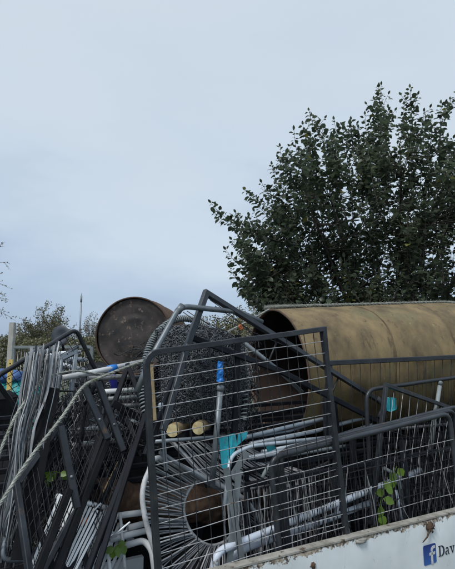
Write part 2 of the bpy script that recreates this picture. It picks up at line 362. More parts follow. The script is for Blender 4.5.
# ------------------------------------------------------------------ the leafy fruit tree on the right
OUT = [(205, 300), (213, 225), (228, 262), (232, 228), (240, 200), (250, 192), (262, 178), (278, 152), (292, 134), (309, 114), (320, 128), (334, 120), (351, 120), (365, 112), (379, 88), (392, 108), (410, 92), (424, 116), (441, 108), (460, 110), (480, 105), (510, 125), (540, 160), (575, 210), (600, 270)]
def top(px):
    for (a, b), (c, d) in zip(OUT, OUT[1:]):
        if a <= px <= c: return b + (d - b) * (px - a) / (c - a)
    return 300
def fruit_tree():
    root = thing('fruit_tree', 'tall dark green leafy fruit tree with upright shoots behind the brown tank', 'tree')
    YD = 6.4; base = D(392, 350, YD); base.z = 0
    wd = MB(); lf = MB(); yl = MB()
    fork = base + V((-.05, 0, 1.15))
    wd.tube(bez(base, base + V((.05, 0, .6)), fork, 6), .12, 9, r1=.085)
    limbs = []
    for k in range(11):
        px = 245 + k * 31 + rnd(-8, 8); yy = YD + rnd(-1.0, 1.0)
        e_ = D(px, max(top(px) + 75, 190) + rnd(-15, 25), yy)
        q = bez(fork + V((rnd(-.04, .04), 0, rnd(-.3, 0))), fork.lerp(e_, .5) + V((0, 0, -.15 + rnd(-.1, .1))), e_, 9)
        wd.tube(q, .045, 7, r1=.011); limbs.append(q)
    def leaves_on(q, sp, t0, sz, dens=1.0):
        Lq = plen(q); k = max(2, int(Lq / sp)); ph = rnd(0, 6)
        for i in range(k):
            if rnd(0, 1) > dens: continue
            t = t0 + (1 - t0) * i / k; p, d = along(q, t); ph += 2.4
            o = d.orthogonal().normalized(); o = Matrix.Rotation(ph + rnd(-.4, .4), 3, d) @ o
            dr = (o * rnd(.6, 1.1) + d * rnd(.0, .6) + V((0, 0, rnd(-.55, .15)))).normalized()
            s = sz * rnd(.5, 1.3) * (1 if t < .9 else .7)
            p2 = p + dr * rnd(.008, .025)
            leaf(yl if rnd(0, 1) < .012 else lf, p2, dr, (V((0, 0, 1)) + jit(.55)), s, s * rnd(.62, .85))
        p, d = along(q, 1.0); leaf(lf, p, d, V((0, 1, .3)), sz * .8, sz * .45)
    def shoot(tip, ln, spread=.25, tw=3, dens=1.0):
        # start from the nearest limb point below the tip
        tgt = tip + V((rnd(-.1, .1) + (base.x - tip.x) * spread, rnd(-.1, .1) + (base.y - tip.y) * spread, -ln))
        bp = None; bd = 9
        for q in limbs:
            for p in q[2:]:
                dd = (p - tgt).length
                if dd < bd: bd = dd; bp = p
        st = bp if bd < .3 else tgt
        if st is tgt and bp is not None and bd < 1.6: wd.tube(bez(bp, bp.lerp(tgt, .5) + V((0, 0, -.06)), tgt, 5), .008, 5, r1=.006)
        q = bez(st, st.lerp(tip, .55) + V(((st.x - tip.x) * -.25, 0, -.08)), tip, 8)
        wd.tube(q, .0065, 5, r1=.002)
        leaves_on(q, .019, .18, .084, dens)
        for j in range(tw):
            p, d = along(q, rnd(.2, .8)); a = rnd(0, 6.28)
            e2 = p + V((math.cos(a), math.sin(a), rnd(.5, 2.2))).normalized() * rnd(.12, .32)
            q2 = bez(p, p.lerp(e2, .5) + V((0, 0, -.03)), e2, 4); wd.tube(q2, .005, 4, r1=.002); leaves_on(q2, .021, .08, .08, dens)
    # outer shoots whose tips make the ragged outline
    for (px, py) in [(211, 203), (214, 212), (236, 213), (245, 190), (252, 196), (262, 183), (280, 147), (272, 165), (294, 130), (309, 111), (303, 125), (322, 128), (334, 120), (351, 120), (345, 130), (365, 115), (379, 86), (374, 100), (388, 108), (410, 88), (404, 105), (424, 112), (441, 104), (450, 100), (432, 118), (466, 108), (485, 104), (510, 125), (232, 240), (230, 268), (238, 280), (246, 286), (226, 250), (540, 160), (565, 200)]:
        left = px < 270
        shoot(D(px, py, YD + rnd(-.7, .5)), rnd(.45, .8), .5 if left else .12, 2, .95)
    for k in range(480):
        px = rnd(236, 560) if k % 5 else rnd(325, 470); tp = top(px) + 12
        py = tp + (rnd(0, 1) ** .8) * (312 - tp)
        if px < 262 and py > 285: continue
        shoot(D(px, py, YD + rnd(-1.2, 1.1)), rnd(.45, .9), .3 if px < 300 else .12, 3, .92)
    build('trunk', wd, M['bark'], root)
    build('crown', lf, M['leaf'], root, kind='stuff'); build('yellow_leaves', yl, M['yleaf'], root, kind='stuff')
fruit_tree()

# ------------------------------------------------------------------ background trees, bushes, hedge, mast
def bush(name, label, cat, base, h, rad, nleaf, ls, m, twigs=60, trunkh=.25, group=None, flat=1.0, tr=.06, up=.5):
    root = thing(name, label, cat, group); wd = MB(); lf = MB()
    fk = base + V((0, 0, h * trunkh)); wd.tube([base, base.lerp(fk, .5) + jit(rad * .02), fk], tr, 7, r1=tr * .7)
    tips = []
    for k in range(twigs):
        a = rnd(0, 6.28); rr = rad * math.sqrt(rnd(.02, 1)); 
        zz = h * (trunkh + (1 - trunkh) * (math.sqrt(max(0, 1 - (rr / rad) ** 2)) * rnd(.45, 1) * .95 + .05))
        tip = base + V((math.cos(a) * rr, math.sin(a) * rr * flat, zz))
        q = bez(fk + V((0, 0, rnd(-.4, .3) * h * trunkh)), fk.lerp(tip, .55) + V((0, 0, -h * .04)), tip, 6)
        wd.tube(q, tr * .28, 4, r1=tr * .04); tips.append(q)
        for j in range(5):
            p, d = along(q, rnd(.45, .97)); e2 = p + (d + jit(.8) + V((0, 0, up))).normalized() * h * rnd(.05, .15)
            wd.tube([p, p.lerp(e2, .5) + jit(h * .006), e2], tr * .08, 3, r1=tr * .03); tips.append([p, e2])
    for k in range(nleaf):
        q = random.choice(tips); p, d = along(q, rnd(.35, 1)); p = p + jit(h * .035)
        leaf(lf, p, jit(1) + V((0, 0, .1)), jit(1), ls * rnd(.6, 1.3), ls * .7)
    build('trunk', wd, M['twig'], root)
    if nleaf: build('crown', lf, m, root, kind='stuff')
def gd(px, d): p = D(px, 350, d); p.z = 0; return p
bush('round_tree', 'round olive brown tree far off beyond the hedge, left of the mast', 'tree', gd(49, 42), 6.2, 3.2, 9000, .13, M['bush'], 80, .2, tr=.14)
bush('bare_tree', 'thin greyish half bare tree far off just right of the mast', 'tree', gd(92, 45), 5.2, 2.3, 3000, .12, M['bush2'], 60, .2, tr=.12)
bush('bare_tree', 'low grey scrubby tree far off near the left edge of the picture', 'tree', gd(24, 44), 4.4, 2.6, 3600, .12, M['bush2'], 60, .2, tr=.12)
bush('bare_tree', 'low grey tree far off hidden mostly behind the sooty drum', 'tree', gd(125, 46), 4.6, 3.2, 3000, .12, M['bush2'], 60, .2, tr=.12)
bush('shrub', 'olive leafy shrub showing between the tube frame apex and the fruit tree', 'shrub', gd(246, 13), 3.5, 1.1, 24000, .055, M['bush'], 70, .15, tr=.06)
bush('shrub', 'low olive shrub behind the wrapped chair rim and the bent grey tube', 'shrub', gd(212, 13), 2.8, 1.0, 14000, .055, M['bush'], 60, .15, tr=.06)
bush('shrub', 'pale grey bushy shrub behind the open end of the brown tank', 'shrub', gd(270, 11.5), 3.05, 1.0, 16000, .05, M['bush2'], 60, .15, tr=.06)
bush('shrub', 'dense dark shrub under the left half of the fruit tree', 'shrub', gd(320, 10), 2.9, 1.3, 5200, .1, M['hedge'], 70, .12, tr=.06)
bush('shrub', 'dense dark shrub right behind the trunk of the fruit tree', 'shrub', gd(392, 10), 2.95, 1.3, 5200, .1, M['hedge'], 70, .12, tr=.06)
bush('shrub', 'dense dark shrub under the fruit tree at the right edge', 'shrub', gd(462, 10), 3.0, 1.3, 5200, .1, M['hedge'], 70, .12, tr=.06)
# hedge across the left background
root = thing('hedge', 'long clipped olive hedge across the left background below the far trees', 'hedge'); wd = MB(); lf = MB()
for k in range(110):
    p = gd(rnd(-110, 230), 30 + rnd(-.6, .6)); wd.tube([p, p + V((rnd(-.2, .2), 0, 1.4))], .03, 4, r1=.01)
for k in range(24000):
    p = gd(rnd(-110, 230), 30 + rnd(-.8, .8)); p.z = rnd(.1, 2.45) + mnoise.noise(V((p.x * .6, 0, 0))) * .35
    leaf(lf, p, jit(1), jit(1), .15, .11)
build('stem', wd, M['twig'], root, kind='stuff'); build('foliage', lf, M['hedge2'], root, kind='stuff')
# bare tree just outside the left edge, twigs reach into view
root = thing('bare_tree', 'bare twiggy tree whose thin branch tips hang in at the left edge of the sky', 'tree'); wd = MB(); lf = MB()
b0 = gd(-70, 9); wd.tube([b0, b0 + V((.05, 0, 1.5)), b0 + V((0, 0, 3.0)), b0 + V((-.06, .1, 3.9)), b0 + V((.02, .1, 4.7))], .09, 8, r1=.006)
for (px, py) in [(2, 243), (7, 262), (4, 285), (9, 300), (6, 312), (-4, 236), (12, 318), (0, 275), (-8, 255), (3, 294), (-20, 230), (-30, 260)]:
    e_ = D(px, py, 9 + rnd(-.3, .3)); s_ = b0 + V((0, 0, rnd(1.2, 2.9)))
    q = bez(s_, s_.lerp(e_, .5) + V((0, 0, .35)), e_, 8); wd.tube(q, .012, 5, r1=.0025)
    for j in range(9):
        p, d = along(q, rnd(.5, 1)); e2 = p + (d + jit(.9)).normalized() * rnd(.06, .22); wd.tube([p, p.lerp(e2, .5) + jit(.01), e2], .003, 3, r1=.0012)
        for z in range(3): leaf(lf, p.lerp(e2, rnd(.3, 1)), jit(1), jit(1), .035, .02)
build('trunk', wd, M['twig'], root); build('leaves', lf, M['bush'], root, kind='stuff')
# mast
root = thing('mast', 'slim grey mast standing far off above the treeline', 'mast')
b0 = gd(79, 60); mb = MB(); mb.tube([b0, b0 + V((0, 0, 8.7))], .15, 10, r1=.1); build('pole', mb, M['galv'], root)
mb = MB(); mb.tube([b0 + V((0, 0, 7.9)), b0 + V((0, 0, 8.75))], .13, 10); mb.tube([b0 + V((0, 0, 8.75)), b0 + V((0, 0, 9.1))], .03, 6); build('antenna', mb, M['flatgrey'], root)

# ------------------------------------------------------------------ gate, post and dumped bags beyond the trailer, left
root = thing('concrete_post', 'pale square concrete post standing left beyond the load', 'post')
b0 = gd(11, 7.2); mb = MB()
mb.tube([b0, b0 + V((0, 0, 2.06)), b0 + V((0, 0, 2.1))], .042, sq=True, up=(1, 0, 0)); build('shaft', mb, M['conc'], root)
mb = MB(); mb.box(b0 + V((0, 0, 2.112)), V((.036, 0, 0)), V((0, .036, 0)), V((0, 0, .012))); build('cap', mb, M['conc'], root)
root = thing('yard_gate', 'grey steel mesh gate hung beside the pale concrete post', 'gate')
g0 = gd(14, 7.0); g1 = gd(92, 6.6); mb = MB()
for z in (1.74, .95, .16): mb.tube([g0 + V((0, 0, z)), g1 + V((0, 0, z))], .022, sq=True)
for p in (g0, g0.lerp(g1, .5), g1): mb.tube([p + V((0, 0, .16)), p + V((0, 0, 1.74))], .022, sq=True, up=(1, 0, 0))
build('gate_frame', mb, M['flatgrey'], root)
for k in range(1, 22):
    p = g0.lerp(g1, k / 22); mb = MB(); mb.tube([p + V((0, .026, .16)), p + V((0, .026, 1.74))], .004, 5); build('wire', mb, M['wire'], root)
for k in range(1, 9):
    z = .16 + 1.58 * k / 9; mb = MB(); mb.tube([g0 + V((0, .033, z)), g1 + V((0, .033, z))], .004, 5); build('wire', mb, M['wire'], root)
root = thing('yellow_post', 'chipped yellow steel post with bolt holes beside the gate', 'post')
b0 = gd(11.5, 6.0); mb = MB(); mb.tube([b0, b0 + V((0, 0, 1.58))], .03, sq=True, flat=.012, up=(1, 0, 0)); build('plate', mb, M['yellow'], root)
for z in (1.53, 1.34, 1.15, 1.02):
    mb = MB(); mb.lathe([(.0, -.002), (.008, -.002), (.008, .004), (0, .004)], b0 + V((0, -.014, z)), (0, -1, 0), 10); build('bolt', mb, M['black'], root)
def bag(name, label, c, rx, rz, m, group=None):
    mb = MB(); n, k = 18, 12; vs = []; fs = []
    for i in range(k + 1):
        th = math.pi * i / k
        for j in range(n):
            ph = 2 * math.pi * j / n; d = V((math.sin(th) * math.cos(ph), math.sin(th) * math.sin(ph), math.cos(th)))
            f = 1 + .35 * mnoise.noise(d * 2.3 + c) + .14 * mnoise.noise(d * 7 + c)
            p = c + V((d.x * rx * f, d.y * rx * .8 * f, d.z * rz * f)); p.z = max(p.z, c.z - rz * .8); vs.append(p)
    for i in range(k):
        for j in range(n): fs.append((i * n + j, i * n + (j + 1) % n, (i + 1) * n + (j + 1) % n, (i + 1) * n + j))
    mb.add(vs, fs); build(name, mb, m, label=label, cat='bag', group=group)
for px, z, rx, rz, mm, lb in [(3, 1.33, .13, .10, 'btarp', 'blue bag on top of the heap left of the yellow post'), (17, 1.33, .15, .08, 'btarp', 'blue bag on top of the heap right of the yellow post'),
                              (6, 1.06, .2, .19, 'teal', 'teal bag left of the yellow post, under a blue one'), (20, 1.08, .2, .19, 'teal', 'teal bag right of the yellow post, under a blue one'), (28, 1.1, .2, .2, 'teal', 'smaller teal bag behind the pale leaning tubes'),
                              (-8, .5, .36, .34, 'teal', 'teal bag low at the left edge of the heap'), (22, .45, .36, .34, 'teal', 'big teal bag at the foot of the heap')]:
    c = gd(px, 6.5); c.z = z; bag('rubble_bag', lb, c, rx, rz, M[mm])
root = thing('black_bin', 'black plastic bin at the left edge in front of the teal bags', 'bin')
b0 = gd(-2, 5.2); mb = MB(); mb.tube([b0 + V((0, 0, 0)), b0 + V((0, 0, 1.18))], .15, sq=True, up=(1, 0, 0), r1=.19); build('body', mb, M['black'], root)
mb = MB(); mb.tube([b0 + V((0, 0, 1.18)), b0 + V((0, 0, 1.22)), b0 + V((0, 0, 1.25))], .2, sq=True, up=(1, 0, 0), r1=.12); build('lid', mb, M['black'], root)

# ------------------------------------------------------------------ the trailer
U0, U1, WID, BED = -1.5, 3.6, 1.95, .48
root = thing('flatbed_trailer', 'white sided trailer piled high with scrap metal frames', 'trailer')
mb = MB()
nu = 90
hts = [BED - .03, RIM - .05, RIM - .012, RIM - .004]
th = .034
vs = []; fs = []
prof = [(0, BED - .03), (0, RIM - .006), (.003, RIM), (th - .003, RIM), (th, RIM - .006), (th, BED - .03)]
for i in range(nu + 1):
    u = U0 + (U1 - U0) * i / nu
    for (vv, z) in prof:
        vs.append(T(u, vv + mnoise.noise(V((u * 2, z * 5, 1))) * .004, z + (mnoise.noise(V((u * 6, 3, 0))) * .003 if z > RIM - .01 else 0)))
k = len(prof)
for i in range(nu):
    for j in range(k - 1): fs.append((i * k + j, (i + 1) * k + j, (i + 1) * k + j + 1, i * k + j + 1))
mb.add(vs, fs); so_ = build('side_board', mb, M['side'], root, label='white painted trailer side with chipped top edge')
mb = MB(); mb.box(T((U0 + U1) / 2, th / 2 + .001, RIM + .005), TU * (U1 - U0) / 2, TV * (th / 2 + .003), V((0, 0, .0035)))
build('rim', mb, M['rim'], root)
mb = MB(); mb.box(T((U0 + U1) / 2, WID / 2, BED - .02), TU * (U1 - U0) / 2, TV * (WID / 2 - .036), V((0, 0, .02))); build('bed', mb, M['deck'], root)
mb = MB(); mb.box(T((U0 + U1) / 2, WID, (RIM + BED) / 2), TU * (U1 - U0) / 2, TV * .02, V((0, 0, (RIM - BED) / 2))); build('side_board', mb, M['white'], root)
for u in (U0, U1):
    mb = MB(); mb.box(T(u, WID / 2, (RIM + BED) / 2), TU * .018, TV * (WID / 2 - .04), V((0, 0, (RIM - BED) / 2 - .002))); build('end_board', mb, M['white'], root)
mb = MB()
for v in (.3, 1.6): mb.box(T((U0 + U1) / 2, v, BED - .095), TU * (U1 - U0) / 2, TV * .035, V((0, 0, .052)))
build('chassis', mb, M['steel2'], root)
for u in (.75, 1.55):
    for v in (.13, WID - .13):
        mb = MB(); ax = TV
        mb.lathe([(.17, -.07), (.25, -.085), (.285, -.06), (.29, 0), (.285, .06), (.25, .085), (.17, .07)], T(u, v, .29), ax, 32); wo = build('tyre', mb, M['black'], root)
        mb = MB(); mb.lathe([(0, -.03), (.1, -.03), (.165, -.065), (.175, -.065), (.175, .065), (.165, .065), (.1, .03), (0, .03)], T(u, v, .29), ax, 24); build('rim', mb, M['galv'], wo)
mb = MB(); mb.box(T(U1 + .7, WID / 2, BED - .1), TU * .7, TV * .04, V((0, 0, .04))); build('drawbar', mb, M['steel2'], root)
# badge and lettering
bc = P(429.5, 554, 0) - TV * .003
hs = .043
def plate(pts2, off, name, m, c=None):
    mb = MB(); c = c or bc
    f = [c + TU * a + V((0, 0, b)) - TV * off for a, b in pts2]; g = [p + TV * (.0015) for p in f]; n = len(f)
    mb.add(f + g, [list(range(n)), list(range(2 * n - 1, n - 1, -1))] + [[i, (i + 1) % n, n + (i + 1) % n, n + i][::-1] for i in range(n)], False)
    return build(name, mb, m, root)
sqp = []
for cx, cy, a0 in ((1, 1, 0), (-1, 1, 90), (-1, -1, 180), (1, -1, 270)):
    for q in range(5): a = R(a0 + q * 22.5); sqp.append((cx * (hs - .008) + .008 * math.cos(a), cy * (hs - .008) + .008 * math.sin(a)))
plate(sqp, 0, 'badge', M['badge'])
def strips(name, quads, m, c, s):
    mb = MB()
    for q in quads:
        f = [c + TU * a * s + V((0, 0, b * s)) - TV * .0022 for a, b in q]
        g = [p + TV * .0015 for p in f]; n = len(f)
        mb.add(f + g, [list(range(n)), list(range(2 * n - 1, n - 1, -1))] + [[i, (i + 1) % n, n + (i + 1) % n, n + i][::-1] for i in range(n)], False)
    return build(name, mb, m, root)
def arc(cx, cy, rx, ry, a0, a1, w0, w1, n=10):
    qs = []
    for i in range(n):
        t0, t1 = i / n, (i + 1) / n
        def pt(t, o):
            a = R(a0 + (a1 - a0) * t); wv = (w0 + (w1 - w0) * math.sin(math.pi * t)) * o
            return (cx + (rx + wv) * math.cos(a), cy + (ry + wv) * math.sin(a))
        qs.append([pt(t0, -.5), pt(t0, .5), pt(t1, .5), pt(t1, -.5)])
    return qs
# white f of the badge, right of centre, running to the bottom edge
fq = [[(.12, -.98), (.42, -.98), (.42, .25), (.12, .25)], [(-.12, -.1), (.74, -.1), (.79, .16), (-.12, .16)]] + arc(.62, .3, .36, .36, 180, 90, .28, .3, 8)
strips('badge_letter', fq + [[(.60, .53), (.80, .53), (.80, .80), (.60, .80)]], M['logow'], bc, hs)
tcn = P(438.6, 556.6, 0) - TV * .0008
s_ = .047      # cap height
dl = [[(.1, .04), (.27, .04), (.27, .96), (.1, .96)], [(0, 0), (.45, 0), (.45, .05), (0, .05)], [(0, .95), (.45, .95), (.45, 1), (0, 1)]] + arc(.42, .5, .38, .455, -90, 90, .07, .2, 14)
strips('letter', dl, M['text'], tcn, s_)
al = arc(.2, .17, .15, .15, 60, 300, .06, .13, 10) + [[(.38, .05), (.5, .0), (.5, .5), (.38, .5)], [(.5, 0), (.62, .0), (.62, .05), (.5, .08)]] + arc(.27, .47, .17, .17, 5, 150, .09, .12, 9) + [[(.22, .3), (.4, .34), (.4, .39), (.22, .35)]]
strips('letter', al, M['text'], tcn + TU * 1.02 * s_, s_)
vl = [[(.1, .62), (.27, .62), (.45, .0), (.36, .0)], [(.40, .0), (.47, .0), (.66, .62), (.59, .62)], [(0, .62), (.38, .62), (.38, .67), (0, .67)], [(.46, .62), (.76, .62), (.76, .67), (.46, .67)]]
strips('letter', vl, M['text'], tcn + TU * 1.72 * s_, s_)
# rusty torn catch and blister on the top edge
def lump(name, c, r, m, parent, label=None, sc=(1, 1, 1)):
    mb = MB(); n, k = 12, 8; vs = []; fs = []
    for i in range(k + 1):
        t = math.pi * i / k
        for j in range(n):
            ph = 2 * math.pi * j / n; d = V((math.sin(t) * math.cos(ph), math.sin(t) * math.sin(ph), math.cos(t)))
            f = r * (1 + .9 * mnoise.noise(d * 2.2 + c * 9))
            vs.append(c + (TU * d.x * sc[0] + TV * d.y * sc[1] + V((0, 0, d.z * sc[2]))) * f)
    for i in range(k):
        for j in range(n): fs.append((i * n + j, i * n + (j + 1) % n, (i + 1) * n + (j + 1) % n, (i + 1) * n + j))
    mb.add(vs, fs, True); return build(name, mb, m, parent, label)
rc = lump('rusty_catch', P(430, 527, -.004), .021, M['rustrim'], root, 'torn rusty catch at the top edge of the white side', (1, .45, 1))
mb = MB(); c = P(430, 529, -.008)
for (a, b) in ((-.055, -.05), (.03, .03), (.012, -.02)): mb.tube([c, c + TU * a * .6 + V((0, 0, b * .5)) - TV * .01, c + TU * a + V((0, 0, b))], .006, 5, r1=.002)
build('torn_strip', mb, M['rustrim'], rc)
lump('rust_blister', P(313, 566, -.002), .012, M['rust'], root, None, (1, .4, 1))
lump('rust_blister', P(361, 540.5, -.002), .016, M['rim'], root, None, (2.0, .5, .6))

# ------------------------------------------------------------------ brown tank and sooty drum
root = thing('storage_tank', 'large rusty brown cylindrical tank lying open end towards the left', 'tank')
te = D(275, 373, 3.02); ta = V((math.cos(R(21)), math.sin(R(21)), .058)).normalized(); TR_ = .42; TL = 2.7
def cyl_shell(prof, base, axis, n, warp):
    axis = axis.normalized(); a = V((0, 0, 1)) - axis * axis.z; a.normalize(); b = axis.cross(a); vs = []; fs = []
    for (r, h) in prof:
        for q in range(n):
            an = 2 * math.pi * q / n; rr = r + warp(an, h); vs.append(base + axis * h + (a * math.cos(an) + b * math.sin(an)) * rr)
    for i in range(len(prof) - 1):
        for q in range(n): fs.append((i * n + q, i * n + (q + 1) % n, (i + 1) * n + (q + 1) % n, (i + 1) * n + q))
    mb = MB(); mb.add(vs, fs); return mb
def warp(an, h):
    w_ = mnoise.noise(V((math.cos(an) * 1.5, math.sin(an) * 1.5, h * 1.6))) * .012 + mnoise.noise(V((math.cos(an) * 4, math.sin(an) * 4, h * 5))) * .003
    for h0 in (.62, 1.12):
        w_ -= .007 * math.exp(-((h - h0 - .03 * math.sin(an * 2)) / .014) ** 2)
    d = math.exp(-((h - 1.62) / .12) ** 2) * math.exp(-((an + .25) % 6.283 if (an + .25) % 6.283 < 3.14 else (an + .25) % 6.283 - 6.283) ** 2 / .16)
    return w_ - .06 * d
build('shell', cyl_shell([(TR_, TL * i / 150) for i in range(151)], te, ta, 96, warp), M['tank'], root)
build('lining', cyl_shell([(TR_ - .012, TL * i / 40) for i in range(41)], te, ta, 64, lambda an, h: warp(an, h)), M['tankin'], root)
for h0 in (.62, 1.12):
    aa = V((0, 0, 1)) - ta * ta.z; aa.normalize(); bb_ = ta.cross(aa)
    mb = MB(); mb.tube([te + ta * (h0 + .03 * math.sin(2 * q * 2 * math.pi / 72) + rnd(-.003, .003)) + (aa * math.cos(2 * math.pi * q / 72) + bb_ * math.sin(2 * math.pi * q / 72)) * (TR_ - .005 + warp(2 * math.pi * q / 72, h0 + .05)) for q in range(72)], .0055, 6, closed=True)
    build('weld_seam', mb, M['tankseam'], root)
mb = MB(); mb = cyl_shell([(TR_ + .001, -.001), (TR_ - .004, -.006), (TR_ - .013, -.004), (TR_ - .014, .02)], te, ta, 96, lambda an, h: warp(an, 0)); build('open_lip', mb, M['rustrim'], root)
mb = MB(); mb.lathe([(TR_ - .013, 0), (.3, .05), (0, .09)], te + ta * TL, ta, 48); build('end_cap', mb, M['tank'], root)
root = thing('steel_drum', 'round sooty steel drum lying with its rusty rimmed end towards the camera', 'drum')
dc = D(133, 335.5, 2.72); da = V((.1, 1, -.02)).normalized(); DR = .2255
mb = MB()
def dwarp(an, h): return mnoise.noise(V((math.cos(an) * 2, math.sin(an) * 2, h * 3))) * .004
mb = cyl_shell([(DR, .0)] + [(DR + (.008 if i in (9, 10, 19, 20) else 0), .6 * i / 30) for i in range(31)], dc, da, 64, dwarp); build('shell', mb, M['rustrim'], root)
vs = []; fs = []; n = 64; kk = 16; a = V((0, 0, 1)) - da * da.z; a.normalize(); b = da.cross(a)
for i in range(kk + 1):
    for q in range(n):
        an = 2 * math.pi * q / n; r = (DR - .006) * i / kk; p = V((math.cos(an) * r, math.sin(an) * r, 0))
        vs.append(dc + da * (.012 + mnoise.noise(p * 9) * .006 + (.006 if .55 < i / kk < .9 else 0)) + a * p.x + b * p.y)
for i in range(kk):
    for q in range(n): fs.append((i * n + q, (i + 1) * n + q, (i + 1) * n + (q + 1) % n, i * n + (q + 1) % n))
mb = MB(); mb.add(vs, fs); build('end_plate', mb, M['drum'], root)
mb = MB(); mb.tube([dc + (a * math.cos(2 * math.pi * q / 64) + b * math.sin(2 * math.pi * q / 64)) * DR for q in range(64)], .0055, 8, closed=True); build('chime', mb, M['rustrim'], root)
mb = MB(); mb.lathe([(DR - .006, 0), (0, .004)], dc + da * .595, da, 48); build('far_plate', mb, M['drum'], root)

# ------------------------------------------------------------------ wire panels
def qpanel(name, label, cat, c, nu, nv, fr, wr, fm='steel', wm='wire', fil=.0, sq=False, sides=(0, 1, 2, 3), joined=False, group=None, bow=.004, vm=None, u0=0., u1=1., v0=0., v1=1., flat=None, vend=None):
    """c: TL, TR, BR, BL. nu wires run along u (left-right), nv run along v (top-bottom)."""
    root = thing(name, label, cat, group); TLc, TRc, BRc, BLc = [V(p) for p in c]
    def bl(u, v): return (TLc * (1 - u) + TRc * u) * (1 - v) + (BLc * (1 - u) + BRc * u) * v
    nrm = (TRc - TLc).cross(BLc - TLc).normalized()
    cs = [TLc, TRc, BRc, BLc]
    if isinstance(fil, list): path = fillet([cs[i] for i in sides], fil, 6); cl = False
    elif len(sides) == 4: path = fillet(cs, fil, 5, True); cl = True
    else: path = fillet([cs[i] for i in sides], fil, 5); cl = False
    mb = MB()
    if sq and cl:
        for i in range(4):
            a_, b_ = cs[i], cs[(i + 1) % 4]; d = (b_ - a_).normalized(); e_ = fr * (1 if i % 2 == 0 else -1) * .98
            mb.tube([a_ - d * e_, b_ + d * e_], fr, sq=True, up=nrm, flat=flat)
    else:
        pp = []
        for i_, p_ in enumerate(path):
            nx_ = path[(i_ + 1) % len(path)]
            pp.append(p_)
            if (i_ < len(path) - 1 or cl) and (nx_ - p_).length > .15:
                for z_ in range(1, 7): pp.append(p_.lerp(nx_, z_ / 7) + jit(.0016))
        path = pp; mb.tube(path, fr, 10, closed=cl, sq=sq, up=nrm, flat=flat)
    build('frame', mb, M[fm], root)
    W = []
    def wirepts(f, off):
        ph = rnd(0, 6); a_ = rnd(.2, 1) * bow; K = 5
        return [f(t / K) + nrm * (off + a_ * math.sin(ph + t * 1.3)) + jit(bow * .25) for t in range(K + 1)]
    for i in range(1, nu + 1):
        v = v0 + (v1 - v0) * i / (nu + 1); W.append((wirepts(lambda t: bl(u0 + (u1 - u0) * t, v), -wr), wm))
    for i in range(1, nv + 1):
        u = u0 + (u1 - u0) * i / (nv + 1); W.append((wirepts(lambda t: bl(u, v0 + (v1 - v0) * t), wr), vm or wm))
    if joined:
        mb = MB()
        for q, m_ in W: mb.tube(q, wr, 5, cap=False)
        build('wire_grid', mb, M[wm], root, kind='stuff')
    else:
        for q, m_ in W:
            mb = MB(); mb.tube(q, wr, 6, cap=False); build('wire', mb, M[m_], root)
    return root

# the big front panel, leaning against the near side
TLp = P(145.5, 353.5, .06); TRp = P(323, 329, .06); dn = TV.cross(TRp - TLp).normalized()
if dn.z > 0: dn = -dn
TLp2 = TLp + V((0, 0, 0))
BRp = P(347, 539, .045); BLp = P(159.5, 600, .045)
qpanel('mesh_panel', 'big dark framed wire mesh panel propped upright at the near side of the load', 'mesh panel', [TLp, TRp, BRp, BLp], 16, 15, .0115, .0017, fm='steel', wm='wire', vm='dwire', sides=(2, 1, 0, 3), fil=[0, .0, .055, 0], sq=True, flat=.0115, bow=.009)  # one kind of wire: skylight on the level ones put into a paler colour

# low front cages with rounded corners, nested one behind another
for k, (dx, dy, v, lb) in enumerate([(0, 0, .075, 'dark cage frame with rounded corner nearest the white side, foremost of three nested'), (5, 3.5, .12, 'dark cage frame with rounded corner, middle of three nested behind the white side'), (10, 7, .165, 'dark cage frame with rounded corner, rearmost of three nested behind the white side')]):
    qpanel('cage_frame', lb, 'cage frame', [P(270 + dx, 458 - dy, v), P(449 + dx, 413 - dy, v), P(462 + dx, 520, v), P(281 + dx, 566, v)], 3 if k == 0 else 2, 21 if k == 0 else 13, .0125, .0017, wm='wire' if k == 0 else 'dwire', vm='dwire', fil=.06, sides=(3, 0, 1, 2), bow=.012)
# light framed panel poking up at right
qpanel('mesh_panel', 'small grey mesh panel with its pointed corner up, right of the tangled rails', 'mesh panel', [P(386, 385, .27), P(470, 415, .3), P(452, 545, .3), P(371, 522, .22)], 2, 10, .011, .0017, sq=True, fm='steel', wm='dwire', vm='wire', bow=.01)
# tall rails in front of the tank
qpanel('cage_frame', 'dark rail frame standing straight in front of the brown tank', 'cage frame', [P(329, 363, .40), P(475, 356, .33), P(475, 520, .32), P(336, 520, .38)], 1, 15, .014, .0018, sq=True, wm='dwire', bow=.004)
qpanel('cage_frame', 'dark round cornered rail frame just below the straight rail before the tank', 'cage frame', [P(366, 390, .345), P(480, 374, .295), P(480, 520, .29), P(372, 520, .34)], 2, 12, .012, .0017, wm='dwire', fil=.07, bow=.008)
# galvanised stub post with cap
def post(label, a, b, r, m='galv', cap='cap', capm=None, cat='post', name='tube_post'):
    root = thing(name, label, cat); mb = MB(); mb.tube([a, b], r, 12); build('tube', mb, M[m], root)
    mb = MB(); d = (b - a).normalized(); mb.lathe([(0, -.012), (r * 1.25, -.012), (r * 1.25, .008), (r * .8, .013), (0, .014)], b, d, 16); build(cap, mb, M[capm or m], root)
post('short grey capped tube standing behind the small pointed mesh panel', P(430, 455, .33), P(440, 383, .31), .012, 'flatgrey')
post('pale grey capped tube standing upright behind the big front panel', P(212, 486, .3), P(220.5, 388, .3), .0135, 'galv')
post('thin pale tube standing beside the sawn log ends', P(166, 470, .26), P(161, 406, .26), .0085, 'bluegalv')

